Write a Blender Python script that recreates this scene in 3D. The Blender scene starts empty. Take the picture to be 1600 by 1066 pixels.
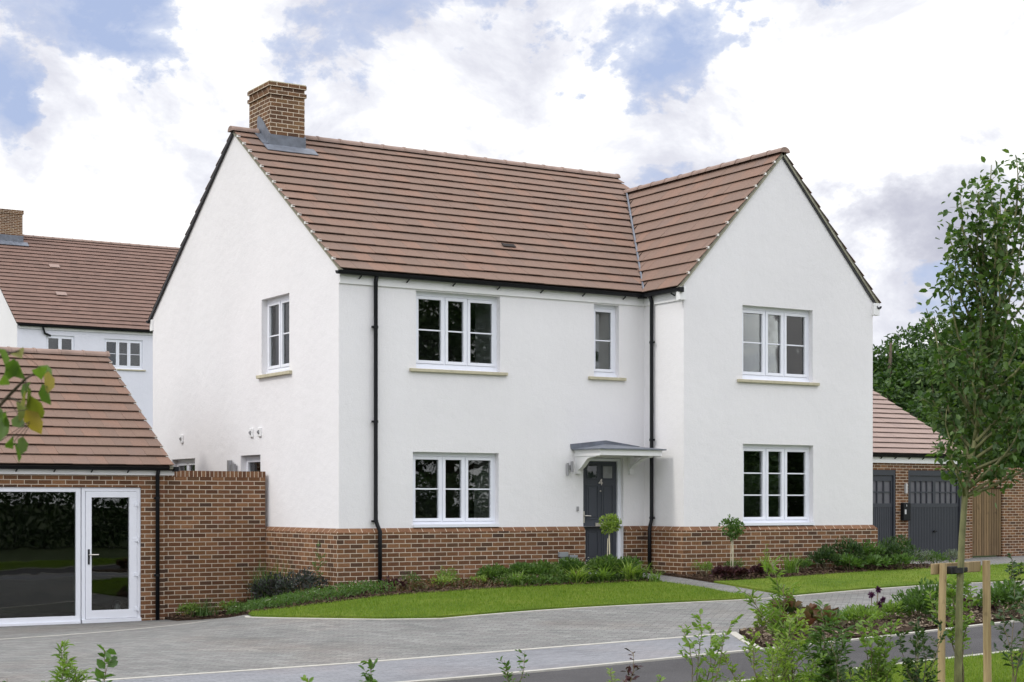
import bpy, bmesh, math, random
import numpy as np
from mathutils import Vector, Matrix
from mathutils.geometry import delaunay_2d_cdt

random.seed(7); RS = np.random.RandomState(11)
R = math.radians
scn = bpy.context.scene
C = scn.collection

# ------------------------------------------------------------------ camera
CAM = (-12.032, -24.686, 1.429); YAW = 0.5559; FPX = 2633.1
cd = bpy.data.cameras.new('camera'); cam = bpy.data.objects.new('camera', cd); C.objects.link(cam)
cam.location = CAM; cam.rotation_euler = (R(90), 0, -YAW)
cd.sensor_width = 36; cd.lens = FPX / 1600 * 36
cd.shift_y = (785 - 533) / 1600
cd.clip_start = .1; cd.clip_end = 3000
cd.dof.use_dof = True; cd.dof.focus_distance = 29; cd.dof.aperture_fstop = 11
scn.camera = cam
fwd = Vector((math.sin(YAW), math.cos(YAW), 0)); rgt = Vector((math.cos(YAW), -math.sin(YAW), 0))
def view_dir(u, v):
    return (fwd + rgt * ((u - 800) / FPX) + Vector((0, 0, 1)) * ((785 - v) / FPX)).normalized()

# ------------------------------------------------------------------ sky and sun
SUN_TO = Vector((-.70, .035, .74)).normalized()
w = bpy.data.worlds.new('World'); scn.world = w; w.use_nodes = True
nt = w.node_tree; nt.nodes.clear()
def N(t, ty, **kw):
    n = t.nodes.new(ty)
    for k, v in kw.items():
        if hasattr(n, k) and k not in ('inputs',): setattr(n, k, v)
    return n
def setin(n, **kw):
    for k, v in kw.items(): n.inputs[k.replace('_', ' ')].default_value = v
def math_n(t, op, a, b=None, c=None, clamp=False):
    n = t.nodes.new('ShaderNodeMath'); n.operation = op; n.use_clamp = clamp
    for i, x in enumerate((a, b, c)):
        if x is None: continue
        if isinstance(x, (int, float)): n.inputs[i].default_value = x
        else: t.links.new(x, n.inputs[i])
    return n.outputs[0]
def mixc(t, fac, a, b, mode='MIX'):
    n = t.nodes.new('ShaderNodeMix'); n.data_type = 'RGBA'; n.blend_type = mode
    for sock, x in ((n.inputs[0], fac), (n.inputs[6], a), (n.inputs[7], b)):
        if isinstance(x, (int, float)): sock.default_value = x
        elif isinstance(x, tuple): sock.default_value = (x[0], x[1], x[2], 1)
        else: t.links.new(x, sock)
    return n.outputs[2]
def noise(t, vec, scale, detail=4, rough=.55, dist=0):
    n = t.nodes.new('ShaderNodeTexNoise')
    if vec is not None: t.links.new(vec, n.inputs['Vector'])
    n.inputs['Scale'].default_value = scale; n.inputs['Detail'].default_value = detail
    n.inputs['Roughness'].default_value = rough; n.inputs['Distortion'].default_value = dist
    return n.outputs['Fac']
def ramp(t, fac, stops):
    n = t.nodes.new('ShaderNodeValToRGB'); cr = n.color_ramp
    while len(cr.elements) > 1: cr.elements.remove(cr.elements[-1])
    for i, (p, c) in enumerate(stops):
        e = cr.elements[0] if i == 0 else cr.elements.new(p)
        e.position = p; e.color = (c[0], c[1], c[2], 1) if isinstance(c, tuple) else (c, c, c, 1)
    t.links.new(fac, n.inputs[0]); return n.outputs[0]

sky = nt.nodes.new('ShaderNodeTexSky'); sky.sky_type = 'NISHITA'; sky.sun_disc = False
sky.sun_elevation = math.asin(SUN_TO.z); sky.sun_rotation = math.atan2(SUN_TO.x, SUN_TO.y)
sky.air_density = 1.0; sky.dust_density = 1.5; sky.ozone_density = 1.2
tc = nt.nodes.new('ShaderNodeTexCoord'); D = tc.outputs['Generated']
mp = nt.nodes.new('ShaderNodeMapping'); mp.inputs['Scale'].default_value = (1, 1, 1.5); nt.links.new(D, mp.inputs[0])
DV = mp.outputs[0]
n1 = noise(nt, DV, 9.0, 12, .62, .15)
n2 = noise(nt, DV, 26.0, 7, .62, .4)
wn = nt.nodes.new('ShaderNodeTexNoise'); nt.links.new(DV, wn.inputs['Vector']); wn.inputs['Scale'].default_value = 14; wn.inputs['Detail'].default_value = 7; wn.inputs['Roughness'].default_value = .6
wv_ = nt.nodes.new('ShaderNodeVectorMath'); wv_.operation = 'SUBTRACT'; nt.links.new(wn.outputs['Color'], wv_.inputs[0]); wv_.inputs[1].default_value = (.5, .5, .5)
wd_ = nt.nodes.new('ShaderNodeVectorMath'); wd_.operation = 'MULTIPLY_ADD'; nt.links.new(wv_.outputs[0], wd_.inputs[0]); wd_.inputs[1].default_value = (.14, .14, .09); nt.links.new(D, wd_.inputs[2])
DW = wd_.outputs[0]
def blob(u, v, rad_px, amp):
    d = view_dir(u, v)
    vm = nt.nodes.new('ShaderNodeVectorMath'); vm.operation = 'DISTANCE'
    nt.links.new(DW, vm.inputs[0]); vm.inputs[1].default_value = d
    r = rad_px / FPX
    q = math_n(nt, 'DIVIDE', vm.outputs['Value'], r)
    q = math_n(nt, 'MULTIPLY', q, q)
    q = math_n(nt, 'MULTIPLY', q, -1.0)
    return math_n(nt, 'MULTIPLY', math_n(nt, 'EXPONENT', q), amp)
dens = math_n(nt, 'ADD', math_n(nt, 'MULTIPLY', n1, .95), math_n(nt, 'MULTIPLY', n2, .40)); dens = math_n(nt, 'SUBTRACT', dens, .12)
for (u, v, r, a) in ((240, 75, 90, -.24), (120, 20, 100, -.15), (8, 150, 70, -.26), (180, 170, 45, -.10), (330, 85, 60, -.14), (430, 105, 40, -.16), (60, 45, 50, .07), (130, 135, 55, .1),
                     (960, 90, 60, -.20), (1070, 60, 80, -.22), (1140, 5, 70, -.2), (1320, 20, 50, -.08), (600, 15, 130, -.09), (760, 40, 70, -.08), (420, 30, 60, -.08), (1260, 30, 70, -.1), (1400, 20, 60, -.08), (900, 130, 45, -.10), (960, 185, 50, -.08),
                     (1400, 430, 90, -.26), (1500, 470, 60, -.2), (1390, 495, 45, .24), (1370, 400, 45, .15),
                     (90, 180, 90, .22), (300, 190, 120, .2), (620, 60, 160, .1), (800, 190, 120, .15), (1250, 150, 190, .22), (1500, 100, 160, .15), (1450, 330, 120, .2)):
    dens = math_n(nt, 'ADD', dens, blob(u, v, r, a))
mask = ramp(nt, dens, [(.30, 0.0), (.43, .38), (.455, .62), (.485, 1.0)])
# cloud tone: bright tops, lavender grey bases
n3 = noise(nt, DV, 9.0, 12, .62, .35)
tone = math_n(nt, 'ADD', n3, .005)
for (u, v, r, a) in ((1430, 355, 80, -.40), (1340, 375, 60, -.26), (1550, 350, 80, -.30), (1480, 190, 150, .12), (30, 270, 70, -.16), (1040, 240, 90, -.05), (570, 170, 60, -.06), (700, 60, 200, .05), (1180, 150, 150, .08), (60, 230, 90, .08), (200, 260, 130, .1), (1300, 200, 110, .2)):
    tone = math_n(nt, 'ADD', tone, blob(u, v, r, a))
cloud = ramp(nt, tone, [(.10, (4.7, 4.8, 5.7)), (.30, (5.7, 5.8, 6.6)), (.43, (7.0, 7.1, 7.8)), (.50, (8.2, 8.3, 8.8)), (.55, (9.6, 9.6, 9.7)), (.66, (10.6, 10.6, 10.6))])
blue = mixc(nt, .8, sky.outputs[0], (4.3, 5.15, 7.5))
colr = mixc(nt, mask, blue, cloud)
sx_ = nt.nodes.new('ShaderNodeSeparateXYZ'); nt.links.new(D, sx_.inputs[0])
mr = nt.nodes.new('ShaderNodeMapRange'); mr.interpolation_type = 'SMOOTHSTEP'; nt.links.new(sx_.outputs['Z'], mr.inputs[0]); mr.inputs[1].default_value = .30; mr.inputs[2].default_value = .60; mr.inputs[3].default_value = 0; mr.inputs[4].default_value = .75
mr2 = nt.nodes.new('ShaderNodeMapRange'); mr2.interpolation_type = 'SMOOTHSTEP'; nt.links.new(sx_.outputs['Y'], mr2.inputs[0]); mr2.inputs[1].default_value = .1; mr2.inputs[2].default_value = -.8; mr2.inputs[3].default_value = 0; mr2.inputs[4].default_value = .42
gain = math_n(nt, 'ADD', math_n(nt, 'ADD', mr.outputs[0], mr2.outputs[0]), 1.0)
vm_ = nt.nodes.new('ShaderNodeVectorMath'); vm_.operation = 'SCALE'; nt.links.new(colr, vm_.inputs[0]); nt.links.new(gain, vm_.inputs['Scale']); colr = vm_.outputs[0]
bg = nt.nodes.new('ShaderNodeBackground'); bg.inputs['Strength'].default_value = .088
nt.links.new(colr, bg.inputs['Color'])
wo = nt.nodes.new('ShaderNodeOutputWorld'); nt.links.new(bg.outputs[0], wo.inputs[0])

sd = bpy.data.lights.new('sun', 'SUN'); sd.energy = .95; sd.angle = R(7); sd.color = (1, .955, .88)
sun = bpy.data.objects.new('sun', sd); C.objects.link(sun)
sun.rotation_euler = SUN_TO.to_track_quat('Z', 'Y').to_euler(); sun.location = (-20, 0, 30)

scn.view_settings.view_transform = 'Standard'; scn.view_settings.look = 'None'
scn.view_settings.exposure = .38; scn.view_settings.gamma = 1; scn.view_settings.use_curve_mapping = False

# ------------------------------------------------------------------ materials
MATS = {}
def newmat(name):
    m = bpy.data.materials.new(name); m.use_nodes = True; t = m.node_tree
    b = t.nodes['Principled BSDF']; MATS[name] = m
    return m, t, b
def objco(t):
    return t.nodes.new('ShaderNodeTexCoord').outputs['Object']
def bump(t, b, h, strength, dist):
    n = t.nodes.new('ShaderNodeBump'); n.inputs['Strength'].default_value = strength; n.inputs['Distance'].default_value = dist
    t.links.new(h, n.inputs['Height']); t.links.new(n.outputs[0], b.inputs['Normal']); return n
def simple(name, col, rough=.5, var=.06, scale=6, bmp=0, bscale=60, metal=0, spec=.5):
    m, t, b = newmat(name); co = objco(t)
    f = noise(t, co, scale, 5)
    c = ramp(t, f, [(.3, tuple(x * (1 - var) for x in col)), (.7, tuple(min(1, x * (1 + var)) for x in col))])
    t.links.new(c, b.inputs['Base Color'])
    b.inputs['Roughness'].default_value = rough; b.inputs['Metallic'].default_value = metal
    b.inputs['Specular IOR Level'].default_value = spec
    if bmp: bump(t, b, noise(t, co, bscale, 3), .6, bmp)
    return m
def mat_render(name, col):
    m, t, b = newmat(name); co = objco(t)
    big = noise(t, co, .55, 5, .6); fine = noise(t, co, 55, 4, .7)
    c1 = ramp(t, big, [(.3, tuple(x * .94 for x in col)), (.7, col)])
    c2 = ramp(t, fine, [(.3, .94), (.6, 1.0)])
    mp = t.nodes.new('ShaderNodeMapping'); mp.inputs['Scale'].default_value = (3, 3, .22); t.links.new(co, mp.inputs[0])
    st = ramp(t, noise(t, mp.outputs[0], 1.0, 5, .6), [(.35, .992), (.6, 1.0)])
    t.links.new(mixc(t, 1.0, mixc(t, 1.0, c1, c2, 'MULTIPLY'), st, 'MULTIPLY'), b.inputs['Base Color'])
    b.inputs['Roughness'].default_value = .92; b.inputs['Specular IOR Level'].default_value = .2
    und = noise(t, co, 5, 5, .6)
    bump(t, b, math_n(t, 'ADD', math_n(t, 'MULTIPLY', und, 2.2), math_n(t, 'MULTIPLY', fine, .8)), .7, .006)
    return m
def mat_brick(name, cols, mortar=(.58, .49, .385), row=.075, width=.225, sq=False, rowv=None):
    m, t, b = newmat(name)
    uv = t.nodes.new('ShaderNodeTexCoord').outputs['UV']
    co = objco(t)
    wob = t.nodes.new('ShaderNodeTexNoise'); wob.inputs['Scale'].default_value = 9; wob.inputs['Detail'].default_value = 3
    t.links.new(co, wob.inputs['Vector'])
    vm = t.nodes.new('ShaderNodeVectorMath'); vm.operation = 'MULTIPLY_ADD'
    t.links.new(wob.outputs['Color'], vm.inputs[0]); vm.inputs[1].default_value = (.006, .006, 0); t.links.new(uv, vm.inputs[2])
    br = t.nodes.new('ShaderNodeTexBrick'); t.links.new(vm.outputs[0], br.inputs['Vector'])
    br.offset = 0 if sq else .5; br.inputs['Scale'].default_value = 1
    br.inputs['Mortar Size'].default_value = .0068; br.inputs['Mortar Smooth'].default_value = .25
    br.inputs['Brick Width'].default_value = width; br.inputs['Row Height'].default_value = row
    br.inputs['Color1'].default_value = (0, 0, 0, 1); br.inputs['Color2'].default_value = (1, 1, 1, 1); br.inputs['Mortar'].default_value = (.5, .5, .5, 1)
    n = len(cols)
    c = ramp(t, br.outputs['Color'], [(i / (n - 1), cols[i]) for i in range(n)])
    grit = ramp(t, noise(t, co, 45, 5, .7), [(.3, .62), (.7, 1.25)])
    c = mixc(t, 1.0, c, grit, 'MULTIPLY')
    c = mixc(t, 1.0, c, ramp(t, noise(t, co, 1.3, 5, .65), [(.3, .80), (.7, 1.12)]), 'MULTIPLY')
    mc = mixc(t, noise(t, co, 3, 4), tuple(x * .8 for x in mortar), tuple(x * 1.15 for x in mortar))
    c = mixc(t, br.outputs['Fac'], c, mc)
    t.links.new(c, b.inputs['Base Color']); b.inputs['Roughness'].default_value = .88; b.inputs['Specular IOR Level'].default_value = .25
    h = math_n(t, 'SUBTRACT', math_n(t, 'MULTIPLY', noise(t, co, 45, 5, .7), .35), br.outputs['Fac'])
    bump(t, b, h, .8, .006)
    return m
BR = [(.105, .050, .027), (.180, .086, .041), (.075, .045, .031), (.225, .112, .050), (.145, .068, .035), (.255, .130, .064), (.165, .075, .043)]
mat_brick('brick', BR)
mat_brick('brick_edge', [(.13, .06, .035), (.2, .095, .05), (.24, .125, .065), (.15, .07, .04)], row=10, width=.075, sq=True)
mat_brick('plinth_cap', [(.17, .085, .05), (.24, .125, .07), (.2, .1, .055), (.28, .16, .09)], row=10, width=.225, sq=True)
mat_brick('brick_yellow', [(.13, .068, .034), (.19, .10, .05), (.10, .055, .034), (.22, .13, .065)], mortar=(.66, .56, .44))
mat_render('render_white', (.84, .828, .838)); mat_render('render_shade', (.78, .79, .86))  # second tone is the white render with bluish shade in its colour

def mat_tile(name, cols):
    m, t, b = newmat(name); co = objco(t)
    g = t.nodes.new('ShaderNodeNewGeometry')
    big = noise(t, co, .9, 3, .6)
    f = math_n(t, 'ADD', math_n(t, 'MULTIPLY', g.outputs['Random Per Island'], .62), math_n(t, 'MULTIPLY', big, .42))
    n = len(cols)
    c = ramp(t, f, [(.1 + .8 * i / (n - 1), cols[i]) for i in range(n)])
    gr = ramp(t, noise(t, co, 40, 5, .7), [(.3, .82), (.7, 1.12)])
    t.links.new(mixc(t, 1.0, c, gr, 'MULTIPLY'), b.inputs['Base Color'])
    b.inputs['Roughness'].default_value = .8; b.inputs['Specular IOR Level'].default_value = .3
    bump(t, b, noise(t, co, 90, 4), .4, .004)
mat_tile('tile', [(.175, .122, .098), (.198, .132, .101), (.212, .138, .104), (.192, .130, .101), (.235, .143, .104), (.182, .131, .109)])
mat_tile('tile_pink', [(.27, .20, .175), (.30, .22, .19), (.32, .235, .20), (.285, .21, .18)])
mat_tile('tile_bg', [(.165, .105, .084), (.185, .116, .092), (.205, .127, .10)])
simple('ridge', (.27, .19, .155), .8, .2, 4, .004)
simple('ridge_dark', (.02, .014, .012), .9)
simple('upvc', (.80, .82, .88), .28, .015)
simple('paint_white', (.80, .80, .80), .5, .03, 3)
simple('black_plastic', (.006, .007, .009), .5, .2, spec=.25)
simple('verge', (.30, .29, .22), .9, .2, 12)
simple('verge_shade', (.05, .05, .055), .9, .2, 12)  # near-black tone for verge undersides, shade put into the colour
simple('clip', (.75, .74, .70), .6)
simple('stone', (.50, .46, .33), .85, .12, 10, .002)
simple('lead', (.13, .145, .175), .55, .25, 7, .003, 12, 0, .6)
simple('door_paint', (.045, .052, .066), .45, .06, 3)
simple('garage_paint', (.030, .034, .045), .5, .06, 3)
simple('steel', (.55, .52, .47), .3, .1, 5, metal=1)
simple('steel_grey', (.33, .33, .34), .45, .1, 5, metal=.6)
simple('meter_grey', (.25, .27, .28), .5, .1, 5)
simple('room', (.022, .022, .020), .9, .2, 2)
simple('room_floor', (.05, .045, .04), .8, .2, 2)
simple('curtain', (.35, .36, .36), .9, .15, 30)
simple('net_curtain', (.60, .60, .55), .9, .25, 14)
simple('rubber', (.015, .015, .016), .7)
simple('white_label', (.5, .5, .5), .6)
simple('gasket', (.10, .10, .13), .7)
simple('obscure', (.22, .23, .23), .25, .15, 8)
simple('frosted', (.10, .10, .115), .3, .1, 8)
def mat_glass():
    m = bpy.data.materials.new('glass'); m.use_nodes = True; t = m.node_tree; t.nodes.clear(); MATS['glass'] = m
    tr = t.nodes.new('ShaderNodeBsdfTransparent'); tr.inputs[0].default_value = (.86, .89, .88, 1)
    gl = t.nodes.new('ShaderNodeBsdfGlossy'); gl.inputs['Roughness'].default_value = .01
    co = objco(t); bm_ = t.nodes.new('ShaderNodeBump'); bm_.inputs['Strength'].default_value = .25; bm_.inputs['Distance'].default_value = .004
    t.links.new(noise(t, co, 1.6, 2), bm_.inputs['Height']); t.links.new(bm_.outputs[0], gl.inputs['Normal'])
    fr = t.nodes.new('ShaderNodeFresnel'); fr.inputs[0].default_value = 1.52
    f = math_n(t, 'MULTIPLY_ADD', fr.outputs[0], 1.15, .015, clamp=True)
    mx = t.nodes.new('ShaderNodeMixShader'); t.links.new(f, mx.inputs[0]); t.links.new(tr.outputs[0], mx.inputs[1]); t.links.new(gl.outputs[0], mx.inputs[2])
    o = t.nodes.new('ShaderNodeOutputMaterial'); t.links.new(mx.outputs[0], o.inputs[0])
mat_glass()
def mat_wood(name, c1, c2, axis_scale=(14, 14, .8)):
    m, t, b = newmat(name); co = objco(t)
    mp = t.nodes.new('ShaderNodeMapping'); mp.inputs['Scale'].default_value = axis_scale; t.links.new(co, mp.inputs[0])
    f = noise(t, mp.outputs[0], 2.2, 6, .6, .6)
    k = ramp(t, noise(t, co, 7, 3), [(.62, 1.0), (.74, .62)])
    g = t.nodes.new('ShaderNodeNewGeometry')
    c = ramp(t, f, [(.3, c1), (.7, c2)])
    c = mixc(t, 1.0, c, k, 'MULTIPLY')
    c = mixc(t, 1.0, c, ramp(t, g.outputs['Random Per Island'], [(0, .7), (1, 1.2)]), 'MULTIPLY')
    t.links.new(c, b.inputs['Base Color']); b.inputs['Roughness'].default_value = .85
    bump(t, b, f, .5, .004)
mat_wood('stake_wood', (.26, .18, .09), (.46, .35, .19))
mat_wood('gate_wood', (.14, .09, .045), (.24, .16, .08))
mat_wood('bark', (.10, .10, .045), (.25, .25, .11), (8, 8, 3))
mat_wood('bark_dark', (.05, .04, .03), (.12, .09, .06), (8, 8, 3))
mat_wood('twig', (.10, .085, .05), (.2, .16, .09), (8, 8, 3))
def mat_leaf(name, cols, trans=.35, rough=.5):
    m = bpy.data.materials.new(name); m.use_nodes = True; t = m.node_tree; b = t.nodes['Principled BSDF']; MATS[name] = m
    g = t.nodes.new('ShaderNodeNewGeometry'); n = len(cols)
    c = ramp(t, g.outputs['Random Per Island'], [(i / (n - 1), cols[i]) for i in range(n)])
    t.links.new(c, b.inputs['Base Color']); b.inputs['Roughness'].default_value = rough; b.inputs['Specular IOR Level'].default_value = .35
    tl = t.nodes.new('ShaderNodeBsdfTranslucent'); t.links.new(mixc(t, 1.0, c, (1.5, 1.7, .7), 'MULTIPLY'), tl.inputs[0])
    mx = t.nodes.new('ShaderNodeMixShader'); mx.inputs[0].default_value = trans
    t.links.new(b.outputs[0], mx.inputs[1]); t.links.new(tl.outputs[0], mx.inputs[2])
    t.links.new(mx.outputs[0], t.nodes['Material Output'].inputs[0])
mat_leaf('leaf_mid', [(.05, .10, .025), (.08, .15, .038), (.11, .19, .05), (.06, .115, .03)])
mat_leaf('leaf_dark', [(.028, .058, .022), (.045, .085, .03), (.07, .115, .035)], .25)
mat_leaf('leaf_bg', [(.014, .034, .010), (.036, .082, .018), (.10, .17, .038), (.022, .052, .014), (.055, .115, .025)], .25)
mat_leaf('leaf_yellow', [(.19, .27, .06), (.25, .33, .08), (.14, .21, .045)], .4)
mat_leaf('leaf_lime', [(.14, .23, .05), (.19, .28, .065), (.10, .17, .04)], .4)
mat_leaf('leaf_purple', [(.045, .016, .022), (.07, .025, .03), (.03, .014, .018)], .15)
mat_leaf('leaf_slate', [(.035, .045, .04), (.05, .05, .055), (.03, .05, .03), (.06, .045, .055)], .15)
mat_leaf('leaf_red', [(.10, .03, .02), (.06, .07, .02), (.13, .06, .03), (.05, .09, .025)], .2)
mat_leaf('leaf_silver', [(.16, .19, .15), (.22, .25, .21), (.12, .16, .10)], .2)
mat_leaf('leaf_autumn', [(.09, .16, .03), (.13, .2, .04), (.08, .14, .03), (.10, .17, .03), (.38, .27, .05), (.07, .13, .025)], .45)
mat_leaf('leaf_tree', [(.035, .075, .022), (.06, .12, .03), (.10, .165, .045), (.04, .08, .024), (.15, .22, .065)], .3)
mat_leaf('leaf_lush', [(.07, .13, .03), (.10, .18, .04), (.055, .10, .025), (.15, .22, .06)])
mat_leaf('petal_white', [(.75, .75, .72), (.8, .78, .78)], .2)
mat_leaf('petal_purple', [(.06, .015, .06), (.10, .03, .09)], .2)
mat_leaf('mulch_chip', [(.05, .028, .018), (.09, .055, .035), (.13, .085, .055), (.035, .022, .016)], 0, .9)
mat_leaf('gravel_chip', [(.12, .09, .06), (.22, .17, .12), (.30, .25, .18), (.08, .05, .035)], 0, .9)
mat_leaf('grass_blade', [(.11, .18, .02), (.145, .215, .026), (.09, .155, .018), (.21, .255, .045), (.13, .20, .023)], .4, .9)

def mat_ground(name, kind):
    m, t, b = newmat(name); co = objco(t)
    b.inputs['Roughness'].default_value = .95; b.inputs['Specular IOR Level'].default_value = .08
    if kind == 'lawn':
        f = noise(t, co, .8, 6, .65); g = noise(t, co, 60, 4, .7); st = noise(t, co, 5, 4, .6)
        c = ramp(t, f, [(.3, (.10, .175, .022)), (.5, (.15, .225, .03)), (.62, (.19, .25, .04)), (.75, (.25, .28, .06))])
        c = mixc(t, 1.0, c, ramp(t, g, [(.25, .5), (.75, 1.35)]), 'MULTIPLY')
        c = mixc(t, 1.0, c, ramp(t, st, [(.3, .82), (.7, 1.12)]), 'MULTIPLY')
        bump(t, b, g, 1, .03)
    elif kind == 'soil':
        f = noise(t, co, 14, 6, .7)
        c = ramp(t, f, [(.3, (.022, .014, .010)), (.5, (.05, .032, .022)), (.72, (.10, .07, .048))])
        bump(t, b, f, 1, .05)
    elif kind == 'field':
        f = noise(t, co, .3, 6, .65)
        c = ramp(t, f, [(.3, (.035, .05, .02)), (.7, (.06, .08, .03))])
    elif kind == 'asphalt':
        f = noise(t, co, 160, 3, .7); g = noise(t, co, .9, 5, .6)
        c = ramp(t, f, [(.3, (.035, .035, .038)), (.7, (.125, .12, .12))])
        c = mixc(t, 1.0, c, ramp(t, g, [(.3, .82), (.7, 1.15)]), 'MULTIPLY')
        bump(t, b, f, .8, .006); b.inputs['Roughness'].default_value = .85
    elif kind in ('paver', 'paver_light'):
        mp = t.nodes.new('ShaderNodeMapping'); mp.inputs['Rotation'].default_value = (0, 0, R(45) if kind == 'paver' else 0)
        t.links.new(co, mp.inputs[0])
        br = t.nodes.new('ShaderNodeTexBrick'); t.links.new(mp.outputs[0], br.inputs['Vector']); br.inputs['Scale'].default_value = 1
        br.inputs['Brick Width'].default_value = .2; br.inputs['Row Height'].default_value = .1; br.inputs['Mortar Size'].default_value = .004
        br.inputs['Mortar Smooth'].default_value = .5
        br.inputs['Color1'].default_value = (0, 0, 0, 1); br.inputs['Color2'].default_value = (1, 1, 1, 1)
        if kind == 'paver': cs = [(.165, .167, .162), (.22, .222, .21), (.195, .189, .183), (.25, .252, .24)]; mo = (.075, .075, .073)
        else: cs = [(.205, .21, .225), (.245, .25, .265), (.22, .225, .24)]; mo = (.15, .152, .162)
        c = ramp(t, br.outputs['Color'], [(i / (len(cs) - 1), cs[i]) for i in range(len(cs))])
        c = mixc(t, 1.0, c, ramp(t, noise(t, co, .6, 6, .7), [(.3, .78), (.5, 1.0), (.7, 1.12)]), 'MULTIPLY')
        c = mixc(t, 1.0, c, ramp(t, noise(t, co, 30, 5, .7), [(.3, .8), (.7, 1.15)]), 'MULTIPLY')
        warm = ramp(t, noise(t, co, .35, 3, .6), [(.5, (1, 1, 1)), (.68, (1.05, .98, .94))])
        c = mixc(t, 1.0, c, warm, 'MULTIPLY')
        c = mixc(t, br.outputs['Fac'], c, mo)
        h = math_n(t, 'SUBTRACT', math_n(t, 'MULTIPLY', noise(t, co, 12, 4, .7), .8), br.outputs['Fac'])
        bump(t, b, h, .7, .008); b.inputs['Roughness'].default_value = .8
    elif kind == 'kerb':
        c = ramp(t, noise(t, co, 8, 5, .7), [(.3, (.38, .365, .32)), (.7, (.50, .485, .44))])
    t.links.new(c, b.inputs['Base Color'])
for k in ('lawn', 'soil', 'field', 'asphalt', 'paver', 'paver_light', 'kerb'): mat_ground(k, k)

# ------------------------------------------------------------------ mesh builder
class B:
    def __init__(s, T=None): s.v = []; s.f = []; s.T = T; s.uv = {}
    def vert(s, p):
        s.v.append(tuple(s.T(*p)) if s.T else tuple(p)); return len(s.v) - 1
    def face(s, pts, uv=None):
        s.f.append([s.vert(p) for p in pts])
        if uv: s.uv[len(s.f) - 1] = uv
    def box(s, x0, x1, y0, y1, z0, z1):
        i = [s.vert((x, y, z)) for z in (z0, z1) for y in (y0, y1) for x in (x0, x1)]
        for q in ((0, 2, 3, 1), (4, 5, 7, 6), (0, 1, 5, 4), (2, 6, 7, 3), (0, 4, 6, 2), (1, 3, 7, 5)): s.f.append([i[k] for k in q])
    def prism(s, prof, a, b_, fn):
        """profile points (p,q); fn(t,p,q)->coords; extruded t from a to b"""
        A = [s.vert(fn(a, *p)) for p in prof]; Bv = [s.vert(fn(b_, *p)) for p in prof]; n = len(prof)
        for k in range(n): s.f.append([A[k], A[(k + 1) % n], Bv[(k + 1) % n], Bv[k]])
        s.f.append(A[::-1]); s.f.append(Bv)
    def tube(s, pts, rads, n=8, caps=True):
        pts = [Vector(s.T(*p)) if s.T else Vector(p) for p in pts]
        if not hasattr(rads, '__len__'): rads = [rads] * len(pts)
        rings = []
        ref = Vector((.3, .5, .81)).normalized()
        for i, p in enumerate(pts):
            d = (pts[min(i + 1, len(pts) - 1)] - pts[max(i - 1, 0)]).normalized()
            if i == 0:
                sd_ = d.cross(ref)
                if sd_.length < .1: sd_ = d.cross(Vector((1, 0, 0)))
            else: sd_ = sd_ - d * sd_.dot(d)
            sd_.normalize(); up = d.cross(sd_)
            ring = []
            for k in range(n):
                a = 2 * math.pi * k / n
                s.v.append(tuple(p + (sd_ * math.cos(a) + up * math.sin(a)) * rads[i])); ring.append(len(s.v) - 1)
            rings.append(ring)
        for a, b_ in zip(rings, rings[1:]):
            for k in range(n): s.f.append([a[k], a[(k + 1) % n], b_[(k + 1) % n], b_[k]])
        if caps: s.f.append(rings[0][::-1]); s.f.append(rings[-1])
    def obj(s, name, mat, parent=None, smooth=False, normals=True, bevel=0):
        o_ = Vector((0, 0, 0))
        if parent is not None:
            r = parent
            while r.parent: r = r.parent
            o_ = Vector(r['_org']) if '_org' in r else r.location.copy()
        me = bpy.data.meshes.new(name)
        me.from_pydata([(x - o_.x, y - o_.y, z - o_.z) for x, y, z in s.v], [], s.f)
        if normals:
            bm = bmesh.new(); bm.from_mesh(me); bmesh.ops.recalc_face_normals(bm, faces=bm.faces[:]); bm.to_mesh(me); bm.free()
        me.materials.append(MATS[mat])
        if mat.startswith(('brick', 'plinth')):
            ul = me.uv_layers.new(name='UVMap')
            for p in me.polygons:
                nn = p.normal
                for li in p.loop_indices:
                    c = me.vertices[me.loops[li].vertex_index].co + o_
                    if abs(nn.x) > .6: q = (c.y + .11, c.z + 10)
                    elif abs(nn.y) > .5: q = (c.x, c.z + 10)
                    else: q = (c.x, c.y)
                    ul.data[li].uv = (q[0] + 50, q[1] + .05)
        if smooth:
            for p in me.polygons: p.use_smooth = True
        ob = bpy.data.objects.new(name, me); C.objects.link(ob)
        if parent is not None: ob.parent = parent
        if bevel:
            md = ob.modifiers.new('bevel', 'BEVEL'); md.width = bevel; md.segments = 2; md.limit_method = 'ANGLE'
        return ob
def tag(o, label, cat=None, group=None):
    o['label'] = label
    if cat: o['category'] = cat
    if group: o['group'] = group
    return o
def thing(name, loc, label, cat, group=None):
    o = bpy.data.objects.new(name, None); C.objects.link(o); o.location = loc; o.empty_display_size = .2
    return tag(o, label, cat, group)

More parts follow.
